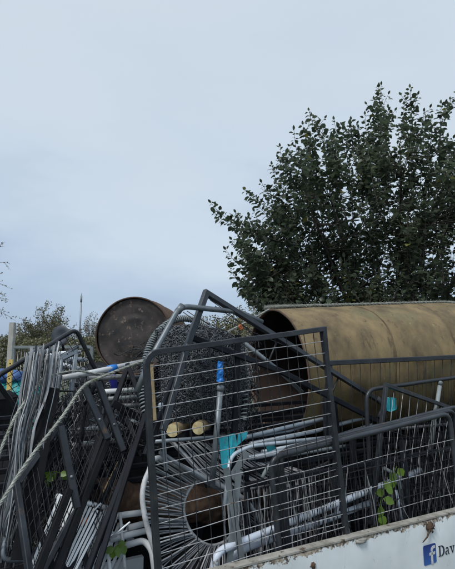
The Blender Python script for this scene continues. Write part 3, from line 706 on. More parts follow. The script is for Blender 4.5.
# long narrow rectangular frame thrown across the load (pointed corner highest)
root = thing('bed_frame', 'long dark steel frame slung across the load with its corner highest of all', 'steel frame')
cs = [P(185, 352, .30), P(206, 293, .32), P(384, 404, .42), P(377, 422, .40)]
mb = MB(); mb.tube(fillet([cs[0], cs[1], cs[2]], [0, 0, 0]), .0125, sq=True, up=TV); build('upper_rail', mb, M['steel'], root)
mb = MB(); mb.tube(fillet([P(378, 398, .4), P(384, 407, .41), P(378, 418, .40)], .03), .0125, 10, up=TV); build('end_bend', mb, M['steel'], root)
mb = MB(); mb.tube([P(188, 336, .33), P(280, 371, .36), P(377, 421, .40)], .0135, sq=True, up=TV); build('lower_rail', mb, M['steel2'], root)
for t in (.35, .7):
    mb = MB(); mb.tube([cs[1].lerp(cs[2], t), P(188, 336, .33).lerp(P(377, 421, .40), t)], .005, 6); build('cross_wire', mb, M['dwire'], root)
mb = MB(); mb.tube(fillet([P(238, 338, .36), P(277, 369, .38), P(302, 392, .42)], .03), .011, 10)
build('loose_tube', mb, M['galv'], None, label='short grey round tube lying between the two slung dark rails', cat='tube')
mb = MB(); mb.tube(fillet([P(137, 392, .2), P(147, 366, .2), P(180, 306, .26), P(240, 312, .34), P(262, 322, .36)], [.03, .03, .05, .03, 0], 7), .0125, 12)
root = thing('bent_tube', 'bent grey round tube arching over the wrapped chair rim', 'tube'); build('tube', mb, M['galv'], root)
mb = MB(); mb.tube([P(177.5, 312, .258), P(182.5, 305.5, .262)], .0155, 12); build('collar', mb, M['galv'], root)
# upright dark bars between the panel and the weave
for a, b, m_, lb in [((146, 455, .22), (190, 338, .34), 'steel2', 'dark bar leaning right beside the wooden stake'), ((163, 430, .2), (188, 345, .28), 'steel', 'thin dark bar leaning against the woven seat'),
                     ((233, 470, .33), (238, 335, .36), 'steel2', 'dark upright bar behind the blue wrap'), ((327, 475, .5), (325, 372, .5), 'steel', 'dark upright bar right of the tank mouth behind the panel post'), ((372, 535, .28), (381, 420, .38), 'steel2', 'dark upright bar under the end bend of the slung frame'),
                     ((356, 540, .3), (352, 440, .36), 'steel2', 'dark upright bar right of the big front panel'), ((410, 530, .2), (402, 440, .3), 'steel2', 'dark upright bar right of the green vine'), ((340, 465, .4), (334, 400, .5), 'steel2', 'dark short bar behind the right post of the big panel')]:
    mb = MB(); mb.tube([P(*a), P(*b)], .0125, sq=True, up=TV); build('steel_bar', mb, M[m_], label=lb, cat='steel bar')

# ------------------------------------------------------------------ woven charcoal seat with wrapped rim
root = thing('woven_chair', 'charcoal woven garden chair seat with cord wrapped rim upside down in the load', 'chair')
rim = cr([P(150, 432, .42), P(143, 400, .46), P(144, 372, .5), P(149, 348, .52), P(160, 330, .55), P(178, 319, .57), P(196, 321, .58), P(212, 332, .57), P(228, 339, .55), P(240, 350, .53), P(246, 380, .5), P(243, 420, .46)], 10)
mb = MB(); mb.tube(rim, .011, 10); build('rim_tube', mb, M['steel2'], root)
mb = MB(); pts = []; turns = 105
for i in range(turns * 9):
    t = i / (turns * 9); p, d = along(rim, t); o = d.orthogonal().normalized(); a = i / 9 * 2 * math.pi
    pts.append(p + (Matrix.Rotation(a, 3, d) @ o) * .0145)
mb.tube(pts, .0042, 5); build('cord_wrap', mb, M['cord'] if False else M['flatgrey'], root)
mb = MB(); NU, NV = 44, 62
def wv_pt(s, t):                                       # s across, t down; a bulging seat surface
    px = 156 + s * 86 + 6 * math.sin(t * 3); py = 340 + 10 * math.sin(s * 3.0) * -1 + t * 92 - 10 * (1 - s) * (1 - t)
    return P(px, py, .5 - .12 * math.sin(math.pi * s) * math.sin(math.pi * min(1, t * .9 + .1)))
for i in range(NU):
    s = i / (NU - 1); q = []
    for j in range(NV * 2):
        t = j / (NV * 2 - 1); p = wv_pt(s, t); q.append(p + TV * (.0035 * (1 if (j + i) % 2 else -1)) + jit(.0022))
    mb.tube(q, .0019, 4, cap=False)
for j in range(NV):
    t = j / (NV - 1); q = []
    for i in range(NU * 2):
        s = i / (NU * 2 - 1); p = wv_pt(s, t); q.append(p - TV * (.0045 * (1 if (j + i) % 2 else -1)) + jit(.0026))
    mb.tube(q, .0021, 4, cap=False)
for k in range(1500):                                   # frayed loops standing out of the weave
    s, t = rnd(0, 1), rnd(0, 1); p = wv_pt(s, t); a = p + jit(.016); b = p + jit(.016) - TV * rnd(.004, .02)
    mb.tube(bez(p, b, a, 4), .0014, 3, cap=False)
build('weave', mb, M['dcord'], root, kind='stuff')
mb = MB()
for k in range(900):
    s, t = rnd(0, 1), rnd(0, 1); p = wv_pt(s, t) - TV * .008; a = p + jit(.02); b = p + jit(.02) - TV * rnd(.004, .02)
    mb.tube(bez(p, b, a, 4), .0013, 3, cap=False)
build('frayed_ends', mb, M['galv'], root, kind='stuff')
mb = MB(); q = [[wv_pt(i / 12, j / 12) + TV * .016 for i in range(13)] for j in range(13)]
mb.add([p for r_ in q for p in r_], [(j * 13 + i, j * 13 + i + 1, (j + 1) * 13 + i + 1, (j + 1) * 13 + i) for j in range(12) for i in range(12)]); build('backing', mb, M['black'], root)
# loose wires fanning from the rim
for k, (a, b) in enumerate([((183, 312), (214, 336)), ((187, 311), (228, 332)), ((210, 300), (262, 345)), ((219, 318), (300, 352)), ((200, 318), (232, 338)), ((215, 306), (250, 330))]):
    A, B = P(*a, .5), P(*b, .42); mb = MB(); mb.tube(bez(A, A.lerp(B, .5) + jit(.02), B, 6), .0022, 5)
    build('loose_wire', mb, M['dwire'], label='thin dark wire fanning out above the woven chair rim', cat='wire', group='wires fanning above the woven chair')

# ------------------------------------------------------------------ sawn logs, wooden stake, wraps, plastic scraps
for px, py, r, lb in [(172.5, 430.5, .030, 'round wooden post end with sawn pale face, left of the pair'), (198.5, 428, .031, 'round wooden post end with sawn pale face, right of the pair')]:
    root = thing('wooden_post', lb, 'log', 'sawn wooden posts in the load'); c = P(px, py, .42); ax = V((.12, 1, -.04)).normalized()
    mb = MB(); mb.lathe([(r * .96, 0), (r, .004), (r, .5), (r * .98, .504), (0, .504)], c, ax, 20); build('shaft', mb, M['wood'], root)
    mb = MB(); mb.lathe([(0, -.001), (r * .55, -.002), (r * .955, .0)], c, -ax, 20)
    mb = MB(); mb.lathe([(0, .002), (r * .5, .0015), (r * .955, .0)], c - ax * .0005, -ax, 20); build('sawn_end', mb, M['logend'], root)
root = thing('wooden_stake', 'thin weathered wooden stake standing beside the left post of the front panel', 'stake')
mb = MB(); mb.tube([P(154, 420, .13), P(150.5, 364, .13)], .0085, sq=True, up=TU); build('shaft', mb, M['wood'], root)
mb = MB(); mb.box(P(150.4, 362.6, .13), TU * .010, TV * .010, V((0, 0, .003))); build('cap', mb, M['rustrim'], root)
def blob_wrap(label, a, b, r, m, name='tape_wrap', cat='tape'):
    mb = MB(); pr = []
    n_ = 9
    q = [a.lerp(b, i / n_) + jit(r * .12) for i in range(n_ + 1)]; mb2 = MB()
    mb.tube(q, r, 10)
    for i, p in enumerate(mb.v): mb.v[i] = p + jit(r * .16)
    mb.sm = [False] * len(mb.f)
    build(name, mb, M[m], label=label, cat=cat)
blob_wrap('crumpled bright blue plastic wrap hanging behind the front panel', P(221, 362, .28), P(219.5, 382, .28), .0155, 'blue', 'plastic_wrap', 'plastic scrap')
blob_wrap('small faded orange plastic piece on top of the wires', P(239.5, 325, .4), P(241.5, 329.5, .4), .009, 'orange', 'plastic_piece', 'plastic scrap')
# white pipe with blue band and the navy tag
root = thing('white_pipe', 'white pipe with a blue band lying in front of the sooty drum', 'pipe')
mb = MB(); mb.tube([P(62, 378, .62), P(90, 373, .66), P(146, 361, .72)], .0135, 12); build('pipe', mb, M['white'], root)
mb = MB(); mb.tube([P(107.5, 369.6, .685), P(116.5, 367.5, .69)], .019, 14); build('band', mb, M['blue'], root, label='bright blue plastic band')
root = thing('navy_strap', 'navy blue strap hanging below the banded white pipe', 'strap')
mb = MB(); mb.tube([P(112, 375, .655), P(114, 384, .65), P(114.5, 394, .65)], .0165, sq=True, up=TU, flat=.005); build('strap', mb, M['navy'], root)
mb = MB(); mb.box(P(114.5, 394.5, .65), TU * .018, TV * .007, V((0, 0, .004))); build('buckle', mb, M['black'], root)
for a, b, m_, lb in [((100, 392), (146, 389), 'white', 'white tube below the navy strap, uppermost'), ((108, 399), (150, 396), 'flatgrey', 'grey tube second below the navy strap'), ((112, 406), (150, 405), 'straps', 'grey tube third below the navy strap'), ((116, 424), (146, 419), 'white', 'white tube end low under the navy strap'), ((88, 378), (150, 377), 'straps', 'grey tube just under the banded white pipe'), ((118, 412), (150, 414), 'straps', 'grey bar fourth below the navy strap')]:
    mb = MB(); mb.tube([P(*a, .6), P(*b, .66)], .0105 if m_ != 'white' else .012, 10); build('loose_tube', mb, M[m_], label=lb, cat='tube')
for a, b, lb in [((113, 403), (141, 419), 'dark flat bar crossing the grey tubes under the drum'), ((118, 416), (150, 440), 'dark flat bar low behind the leaning frames')]:
    mb = MB(); mb.tube([P(*a, .5), P(*b, .5)], .016, sq=True, up=TU, flat=.006); build('steel_bar', mb, M['steel2'], label=lb, cat='steel bar')
# turquoise scraps
def scrap(label, pts, v, m='cyan'):
    mb = MB(); f = [P(px, py, v + dv) for px, py, dv in pts]; g = [p + TV * .005 for p in f]; n = len(f)
    mb.add(f + g, [list(range(n)), list(range(2 * n - 1, n - 1, -1))] + [[i, (i + 1) % n, n + (i + 1) % n, n + i] for i in range(n)], False)
    build('plastic_piece', mb, M[m], label=label, cat='plastic scrap')
scrap('turquoise plastic corner piece behind the front mesh panel', [(219, 438, 0), (232, 434, .02), (248, 432, .05), (246, 438, .04), (236, 447, .02), (231, 458, 0), (229, 469, 0), (222, 468, 0)], .30)
scrap('small turquoise plastic piece behind the pointed mesh panel', [(383, 401, 0), (389, 397, 0), (396, 398, .01), (397, 409, .01), (391, 412, 0), (385, 410, 0)], .40)
scrap('sliver of turquoise plastic among the pale tubes', [(266, 446, 0), (274, 444, 0), (276, 449, 0), (268, 452, 0)], .4)

# ------------------------------------------------------------------ grey corded round chair, front centre
root = thing('corded_chair', 'round garden chair strung with grey cords around an oval opening', 'chair')
outp = cr([P(*q) for q in [(160, 458, .28), (148, 473, .25), (142.5, 493, .22), (145, 517, .2), (153, 545, .19), (166, 578, .19), (196, 600, .2), (232, 598, .24), (256, 568, .28), (262, 530, .32), (245, 500, .33), (205, 478, .32)]], 10, True)
inn = cr([P(*q) for q in [(196, 482, .36), (186, 496, .35), (184, 512, .345), (190, 530, .345), (202, 542, .35), (215, 545, .36), (230, 536, .37), (236, 512, .38), (226, 490, .38), (210, 480, .37)]], 12, True)
mb = MB(); mb.tube(outp, .0105, 10, closed=True); build('outer_ring', mb, M['cord'], root)
mb = MB(); mb.tube(inn, .0065, 10, closed=True); build('inner_ring', mb, M['cord'], root)
NC = 124
for k in range(NC):
    t = k / NC
    a = outp[int(t * len(outp)) % len(outp)]; b = inn[int(((t - .01) % 1) * len(inn)) % len(inn)]
    mb = MB(); q = bez(a + jit(.008), a.lerp(b, .5) + jit(.012) + TV * .012, b + jit(.004), 4); mb.tube(q, rnd(.0024, .0036), 6, cap=False); build('cord', mb, M[('cord', 'straps', 'cord', 'galv', 'straps')[k % 5]], root)
# pale straight rail above it and corded lounger seat behind
root = thing('corded_lounger', 'corded lounger with grey strands folding over its front rail', 'chair')
mb = MB(); mb.tube(fillet([P(160, 452, .27), P(217, 489, .33), P(232, 478, .36)], .03), .0085, 10); build('front_rail', mb, M['galv'], root)
mb = MB(); mb.tube([P(150, 442, .34), P(215, 437, .42), P(235, 436, .5)], .0085, 10); build('back_rail', mb, M['galv'], root)
mb = MB(); mb.tube([P(228, 494, .34), P(300, 476, .38), P(330, 462, .42)], .009, 10); build('front_bar', mb, M['straps'], root)
for k in range(44):
    t = k / 43
    a = P(168 + 82 * t, 440 + 8 * t, .40 + .12 * t) + jit(.006); b = P(222 + 92 * t, 493 - 18 * t, .33 + .06 * t) + jit(.006); c = P(226 + 94 * t + rnd(-4, 4), 566 - 22 * t, .26 + rnd(-.02, .05) + .05 * t)
    m1 = b + V((0, 0, .004)); q = [a, a.lerp(b, .5) + V((0, 0, -.012)) + jit(.004), m1, b.lerp(c, .3) + jit(.006), b.lerp(c, .7) + jit(.01), c]
    mb = MB(); mb.tube(q, .0031, 5, cap=False); build('cord', mb, M['cord'] if k % 3 else M['straps'], root)
# flat grey straps crossing
for a, b, lb in [((226, 468, .17), (243, 566, .12), 'flat pale grey strip leaning right, nearer of the crossed pair'), ((239, 470, .2), (229, 566, .14), 'flat pale grey strip leaning left, behind its crossed partner'), ((247, 452, .24), (231, 478, .2), 'flat grey strip end above the crossed pair')]:
    mb = MB(); mb.tube([P(*a), P(*b)], .014, sq=True, up=TU, flat=.003); build('metal_strip', mb, M['flatgrey'], label=lb, cat='metal strip')
# rusty lump behind the oval opening
mb = MB(); A, B = P(96, 500, .52), P(262, 505, .56); q = [A.lerp(B, i / 90) for i in range(91)]; mb.tube(q, .088, 60)
for i, p in enumerate(mb.v): mb.v[i] = p + jit(.002) + V((mnoise.noise(p * 14), mnoise.noise(p * 14 + V((5, 5, 5))), mnoise.noise(p * 14 + V((9, 2, 7))))) * .02 + V((mnoise.noise(p * 45), mnoise.noise(p * 45 + V((5, 5, 5))), mnoise.noise(p * 45 + V((9, 2, 7))))) * .006
build('rusty_pipe', mb, M['rust'], label='thick flaking rusty pipe lying behind the oval opening of the corded chair', cat='pipe')

# ------------------------------------------------------------------ pale tubes
for pts, r, m_, fl, lb in [
    ([(225, 505, .24), (230, 456, .3), (250, 446, .36), (332, 437, .46)], .0095, 'bluegalv', .05, 'pale bent tube turning down beside the turquoise corner'),
    ([(246, 437, .5), (300, 424, .54), (380, 405, .6)], .0105, 'bluegalv', .0, 'pale straight tube, uppermost of the bundle before the tank'),
    ([(250, 444, .48), (316, 431, .53), (380, 413, .58)], .0115, 'bluegalv', .0, 'thick pale tube second from the top of the bundle before the tank'),
    ([(262, 452, .46), (320, 441, .5), (372, 425, .55)], .011, 'bluegalv', .0, 'pale tube third from the top of the bundle before the tank'),
    ([(248, 458, .44), (322, 446, .48)], .013, 'bluegalv', .0, 'thick short pale tube with its cut end beside the panel post'),
    ([(330, 443, .52), (383, 428, .56)], .009, 'bluegalv', .0, 'pale tube lowest of the bundle right of the panel post'),
    ([(236, 440, .52), (290, 431, .54), (322, 420, .58)], .0075, 'galv', .0, 'thin grey tube at the back of the pale bundle'),
    ([(262, 478, .3), (268, 466, .32), (284, 456, .34), (345, 446, .4)], .0085, 'flatgrey', .03, 'grey bent tube under the pale tube bundle'),
    ([(385, 430, .42), (450, 424, .46)], .009, 'straps', .0, 'grey rail inside the pointed mesh panel'),
    ([(384, 468, .22), (398, 476, .2), (405, 520, .18)], .009, 'flatgrey', .03, 'short grey bent tube right of the green vine'),
    ([(396, 490, .19), (402, 520, .16)], .0065, 'bluegalv', .0, 'thin pale tube leaning right of the green vine')]:
    mb = MB(); mb.tube(fillet([P(*q) for q in pts], fl, 6) if fl else [P(*q) for q in pts], r, 12); build('loose_tube', mb, M[m_], label=lb, cat='tube')
root = thing('tubular_frame', 'bluish white tubular bench frame with two bent tubes low behind the mesh', 'bench frame')
for pts in ([(211, 590, .13), (216, 552, .14), (236, 544, .16), (338, 503, .24), (420, 470, .34)], [(227, 590, .18), (231, 558, .19), (246, 548, .2), (336, 516, .26), (372, 502, .3)]):
    mb = MB(); mb.tube(fillet([P(*q) for q in pts], [0, .05, .05, .03, 0], 7), .0155, 14); build('tube', mb, M['whitetube'], root)
mb = MB(); mb.tube([P(338, 503, .24), P(336, 516, .26)], .01, 10); build('cross_piece', mb, M['whitetube'], root)

# ------------------------------------------------------------------ left: galvanised round-top mesh panel, rods, leaning frames
root = qpanel('mesh_panel', 'grey tube mesh panel with a rounded top corner at the far left of the load', 'mesh panel', [P(-6, 378, .55), P(76, 329, .72), P(104, 388, .78), P(24, 420, .6)], 8, 12, .0105, .0015, fm='steel', wm='dwire', vm='dwire', fil=.035, bow=.006)
rod_specs = []
root = thing('rod_bundle', 'bundle of weathered grey rods and strips bent down at the left edge', 'rod bundle')
for k in range(56):
    t = k / 55 + rnd(-.05, .05); v = .42 + rnd(-.07, .07)
    q = cr([P(26 + 34 * t + rnd(-2, 2), 352 - 8 * t + rnd(-4, 14), v + .1), P(21 + 32 * t + rnd(-2, 2), 392, v + .05), P(13 + 30 * t + rnd(-5, 5), 430, v + rnd(-.03, .03)), P(6 + 27 * t + rnd(-5, 5), 485, v - .04), P(-2 + 24 * t + rnd(-3, 3), 530 + rnd(-6, 6), v - .06), P(-6 + 22 * t + rnd(-6, 6), 552 + rnd(-14, 20), v - .03)], 4)
    mb = MB()
    if k % 8 == 0: mb.tube(q, rnd(.004, .006), sq=True, up=TU, flat=.0018)
    else: mb.tube(q, rnd(.0016, .0034), 6)
    build('rod', mb, M[('straps', 'cord', 'steel', 'straps', 'steel', 'galv', 'wire')[k % 7]], root)
for a, b, lb in [((42, 352), (30, 400), 'pale grey tube leaning at the top of the rod bundle, right of two'), ((30, 352), (22, 405), 'pale grey tube leaning at the top of the rod bundle, left of two'), ((75, 352), (60, 330), None)][:2]:
    mb = MB(); mb.tube(fillet([P(a[0] + 14, a[1] - 2, .66), P(*a, .6), P(*b, .52)], .03), .011, 10); build('loose_tube', mb, M['galv'], label=lb, cat='tube')
for a, b, m_, lb in [((32, 356), (80, 352), 'white', 'white rail across the back of the left mesh panel, upper'), ((52, 362), (84, 370), 'white', 'white rail end sloping down left of the banded pipe'), ((48, 358), (86, 360), 'bluegalv', 'pale rail across the back of the left mesh panel, lower'), ((40, 372), (78, 346), 'galv', 'thin grey tube crossing up to the satellite dish'), ((46, 388), (74, 358), 'galv', 'thin grey tube crossing up below the satellite dish')]:
    mb = MB(); mb.tube([P(*a, 1.0), P(*b, 1.05)], .012, 10); build('loose_tube', mb, M[m_], label=lb, cat='tube')
for k, (a, b, c, d, lb) in enumerate([((30, 372, .60), (62, 356, .66), (36, 560, .34), (2, 560, .30), 'slim grey mesh panel leaning behind the rods, leftmost of the packed row'),
        ((46, 366, .66), (76, 352, .72), (50, 560, .40), (16, 560, .36), 'slim grey mesh panel leaning behind the rods, second of the packed row'),
        ((58, 372, .72), (90, 376, .78), (64, 560, .46), (28, 560, .40), 'slim dark mesh panel leaning under the rope, third of the packed row'),
        ((72, 384, .80), (108, 390, .86), (80, 560, .52), (42, 560, .46), 'slim dark mesh panel leaning under the rope, fourth of the packed row')]):
    qpanel('mesh_panel', lb, 'mesh panel', [P(*a), P(*b), P(*c), P(*d)], 16, 6, .009, .0015, fm='galv' if k < 2 else 'steel', wm='wire' if k % 2 == 0 else 'dwire', sq=k % 2 == 1, fil=.03, bow=.012, group='mesh panels leaning in a packed row at the left')
root = thing('satellite_dish', 'small dark grey round dish standing on the rear of the load', 'satellite dish')
c = P(61, 335.5, 1.45); ax = V((-.25, -1, .08)).normalized(); r = .064
mb = MB(); mb.lathe([(0, -.018), (r * .5, -.012), (r * .95, .004), (r, .007), (r * .98, .010), (r * .5, -.004), (0, -.010)], c, ax, 32); build('bowl', mb, M['grey'], root)
mb = MB(); mb.tube([c - ax * .02, c - ax * .04 + V((0, 0, -.16))], .008, 8); build('bracket', mb, M['steel2'], root)

# leaning dark frames: corner, up-left end, down-left end
lean = [((107, 438, .46), (84, 387, .62), (56, 580, .14), 'steel2', 'dark frame leaning left with a square corner below the rope, third of the stack'),
        ((124, 455, .50), (98, 381, .72), (66, 580, .16), 'steel2', 'dark frame leaning left with a bent corner, rear right of the stack'),
        ((77, 507, .30), (60, 424, .46), (32, 590, .10), 'steel', 'dark frame leaning left, low front one of the stack'),
        ((146, 412, .44), (128, 366, .6), (92, 585, .16), 'steel2', 'dark shaded frame leaning left beside the left panel post'),
        ((137, 440, .40), (116, 400, .6), (80, 590, .15), 'steel2', 'dark shaded frame leaning left between two leaning dark ones')]
for k, (c, a, b, m_, lb) in enumerate(lean):
    C_, A_, B_ = P(*c), P(*a), P(*b); D_ = A_ + (B_ - C_)
    bent = k in (1,)
    qpanel('leaning_frame', lb, 'cage frame', [A_, C_, B_, D_], 9, 7, .0105, .0014, fm=m_, wm='dwire', fil=.06 if bent else 0, sq=not bent, sides=(0, 1, 2, 3), bow=.004)
for a, b, lb in [((107, 441, .36), (53, 578, .10), 'black square bar leaning across the white slats, left one'), ((69, 490, .22), (35, 578, .06), 'black square bar leaning in front of the grey rods')]:
    mb = MB(); mb.tube([P(*a), P(*b)], .0125, sq=True, up=TV); build('steel_bar', mb, M['black'], label=lb, cat='steel bar')
for a, b, lb in [((85, 388, .40), (107.5, 438, .36), 'grey square bar end hanging down just below the rope, left of two'), ((98, 382, .42), (123, 450, .38), 'grey square bar hanging down just below the rope, right of two'), ((61, 426, .26), (77, 507, .22), 'grey square bar standing steeply below the rope near the netting')]:
    root = thing('steel_bar', lb, 'steel bar'); mb = MB(); mb.tube([P(*a), P(*b)], .0155, sq=True, up=TV, flat=.013); build('bar', mb, M['steel'], root)
    mb = MB(); p = P(*a).lerp(P(*b), .62) - TV * .013; mb.lathe([(0, .007), (.005, .006), (.0065, 0), (.0065, -.003)], p, -TV, 10); build('bolt', mb, M['galv'], root)
# dark hanging mesh between rod bundle and the frames
for k, (v, lb) in enumerate([(.52, 'dark sheet of curled wire netting right of the grey rods')]):
    mb = MB(); mbw = MB()
    root = thing('wire_netting', lb, 'wire netting')
    for i in range(80):
        t = i / 79; q = []
        for j in range(26):
            s = j / 25; px = 46 + 42 * t - 34 * s; py = 392 + 6 * math.sin(t * 5) + 150 * s
            q.append(P(px, py, v - .2 * s) + jit(.008) + TU * (.005 * (1 if (i + j) % 2 else -1)))
        (mb if i % 5 else mbw).tube(q, .0014, 4, cap=False)
    build('netting', mb, M['dwire'], root, kind='stuff'); build('bright_netting', mbw, M['wire'], root, kind='stuff')
    mb = MB(); mb.tube([P(44, 390, v), P(90, 392, v)], .004, 6); build('edge_wire', mb, M['dwire'], root)
for a, b, w_, lb in [((52, 388, .46), (20, 560, .2), .03, 'broad black flat bar hanging just right of the rods'), ((44, 420, .4), (28, 470, .34), .02, 'short black flat bar inside the rod bundle')]:
    mb = MB(); mb.tube([P(*a), P(*b)], w_, sq=True, up=TU, flat=.005); build('steel_bar', mb, M['black'], label=lb, cat='steel bar')

# white plastic chairs low down: two slatted backs and a tubular one
root = thing('plastic_chair', 'white slatted plastic chair back lying low behind the leaning frames', 'chair')
for k in range(14):
    x0 = 40 + k * 3.4; mb = MB(); mb.tube([P(x0 + 20, 494 + k * 1.5, .30), P(x0 - 14, 580, .16)], .0044, sq=True, up=TU, flat=.003); build('slat', mb, M['white'], root)
mb = MB(); mb.tube([P(56, 496, .31), P(108, 508, .32)], .009, 8); build('top_rail', mb, M['white'], root)
root = thing('plastic_chair', 'white plastic armchair with curved bars beside the corded chair', 'chair')
for pts in ([(96, 520, .42), (122, 515, .4), (146, 512, .4)], [(110, 540, .36), (128, 535, .36), (149, 530, .37)], [(124, 546, .33), (144, 540, .33), (152, 550, .3), (157, 590, .26)], [(128, 528, .38), (146, 523, .38)], [(90, 550, .36), (112, 543, .36)]):
    mb = MB(); mb.tube(fillet([P(*q) for q in pts], .03), .0125, 12); build('bar', mb, M['white'], root)
for pts in ([(120, 513, .38), (127, 590, .26)], [(107, 540, .34), (112, 590, .26)], [(100, 516, .42), (84, 590, .34)]):
    mb = MB(); mb.tube([P(*q) for q in pts], .0065, 10); build('upright', mb, M['white'], root)
mb = MB(); mb.box(P(112, 575, .44), TU * .13, TV * .012, V((0, 0, .05))); build('seat', mb, M['white'], root)
for y0, x0, x1, lb in [(432, 66, 118, 'white tube behind the leaning frames, uppermost of three'), (446, 66, 120, 'white tube behind the leaning frames, middle of three'), (462, 90, 124, 'white tube behind the leaning frames, lowest of three')]:
    mb = MB(); mb.tube([P(x0, y0, .74), P(x1, y0 - 6, .8)], .0125, 10); build('loose_tube', mb, M['white'], label=lb, cat='tube')
mb = MB(); mb.tube([P(104, 494, .45), P(122, 458, .55)], .011, 10); build('loose_tube', mb, M['wood'], label='dull brownish tube leaning inside the leaning frames', cat='tube')
lump('red_scrap', P(81, 522, .28), .018, M['orange'], None, None, (1.6, .5, .6)); o = bpy.data.objects['red_scrap']; tag(o, 'small faded red scrap lying on the white slats', 'plastic scrap')
for (x0_, y0_, v_, n_, lb) in ((70, 500, .36, 7, 'white slatted plastic chair back behind the leaning frames, in the middle of three'), (92, 520, .42, 6, 'white slatted plastic chair back lowest behind the leaning frames, nearest the armchair')):
    root = thing('plastic_chair', lb, 'chair')
    for k in range(n_):
        mb = MB(); a = P(x0_ + k * 4.6 + 18, y0_ + k * 1.6, v_); b = P(x0_ + k * 4.6 - 18, y0_ + 84, v_ - .14)
        q = bez(a, a.lerp(b, .5) - TV * .03, b, 6); mb.tube(q, .0062, sq=True, up=TU, flat=.003); build('slat', mb, M['white'], root)
    for f_ in (.12, .55):
        mb = MB(); a = P(x0_ + 18 - 36 * f_ - 4, y0_ + 84 * f_ - 1, v_ - .14 * f_ - .012); b = P(x0_ + n_ * 4.6 + 18 - 36 * f_, y0_ + 84 * f_ + n_ * 1.6, v_ - .14 * f_ - .012); mb.tube([a, a.lerp(b, .5) - TV * .01, b], .0075, 8); build('cross_rail', mb, M['white'], root)
for k in range(9):
    px = rnd(66, 118); py = rnd(500, 560); a = P(px, py, rnd(.26, .36)); b = a + TU * rnd(.03, .1) + V((0, 0, rnd(-.04, .06))) + TV * rnd(-.03, .03)
    mb = MB(); mb.tube([a, b], rnd(.003, .006), 8); build('plastic_piece', mb, M['white'], label='broken white plastic rod among the leaning frames', cat='plastic scrap', group='broken white plastic rods under the leaning frames')
# tangle filling the gap between the woven chair and the tank mouth
root = thing('wire_tangle', 'crumpled grey wire tangle between the woven chair and the tank mouth', 'wire tangle'); mb = MB(); mb2 = MB()
for k in range(260):
    p = P(rnd(229, 256), rnd(338, 442), rnd(.55, .8)); q = [p]
    for j in range(5): q.append(q[-1] + V((rnd(-.02, .02), rnd(-.03, .03), rnd(-.05, .02))))
    (mb if k % 3 else mb2).tube(cr(q, 3), rnd(.0014, .003), 4, cap=False)
build('dark_wires', mb, M['dwire'], root, kind='stuff'); build('bright_wires', mb2, M['galv'], root, kind='stuff')
root = thing('wire_tangle', 'dark curled wire tangle under the drum beside the front panel post', 'wire tangle'); mb = MB(); mb2 = MB()
for k in range(260):
    p = P(rnd(92, 168), rnd(362, 450) if k % 2 else rnd(384, 450), rnd(.75, 1.0)); p = p if k % 2 == 0 else P(rnd(138, 168), rnd(345, 450), rnd(.62, .8)); q = [p]
    for j in range(5): q.append(q[-1] + V((rnd(-.05, .05), rnd(-.03, .03), rnd(-.03, .02))))
    (mb if k % 4 else mb2).tube(cr(q, 3), rnd(.0016, .0034), 4, cap=False)
build('dark_wires', mb, M['dwire'], root, kind='stuff'); build('bright_wires', mb2, M['galv'], root, kind='stuff')
# ------------------------------------------------------------------ green leaves caught in the load
def vine(label, pts, v, n, sz):
    root = thing('vine', label, 'plant'); q = cr([P(px, py, v) for px, py in pts], 5); mb = MB(); mb.tube(q, .0022, 5); build('stem', mb, M['gleaf'], root)
    for i in range(n):
        p, d = along(q, (i + .5) / n); mb = MB(); leaf(mb, p - TV * .01, V((rnd(-1, 1), -.2, rnd(-1, .2))), V((0, -1, .3)) + jit(.4), sz * rnd(.7, 1.2), sz * .75); build('leaf', mb, M['gleaf'], root)
vine('bright green vine with broad leaves climbing behind the mesh at right', [(378, 524), (380, 505), (384, 488), (391, 478), (397, 466)], .14, 10, .058)
vine('green leaves caught between the white chair bars', [(112, 550), (118, 545), (126, 542)], .30, 6, .04)
vine('small green sprig inside the leaning frames', [(44, 480), (52, 472), (64, 474)], .36, 7, .035)

# ------------------------------------------------------------------ dark mesh filling the bed
fill_lb = 'dark wire mesh panel stacked upright deep inside the load'
for k in range(11):
    v = .3 + k * .075; u0 = .25 + rnd(-.1, .1); zt = 1.12 + .02 * k + rnd(-.03, .03)
    c = [T(u0, v, zt), T(u0 + 2.2, v + .02, zt + .02 + rnd(-.04, .04)), T(u0 + 2.2, v + .03, BED + .02), T(u0, v, BED + .02)]
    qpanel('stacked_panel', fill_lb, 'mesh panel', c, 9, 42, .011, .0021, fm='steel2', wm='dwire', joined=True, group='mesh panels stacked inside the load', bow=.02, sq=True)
for k in range(8):
    v = .5 + k * .12; u0 = -1.35 + rnd(-.05, .05); zt = 1.1 + .03 * k
    c = [T(u0, v, zt), T(u0 + 1.5, v + .02, zt + .03), T(u0 + 1.4, v + .03, BED + .02), T(u0 - .05, v, BED + .02)]
    qpanel('stacked_panel', 'dark wire mesh panel stacked upright under the leaning frames', 'mesh panel', c, 9, 30, .011, .0021, fm='steel2', wm='dwire', joined=True, group='mesh panels stacked under the leaning frames', bow=.02, sq=True)
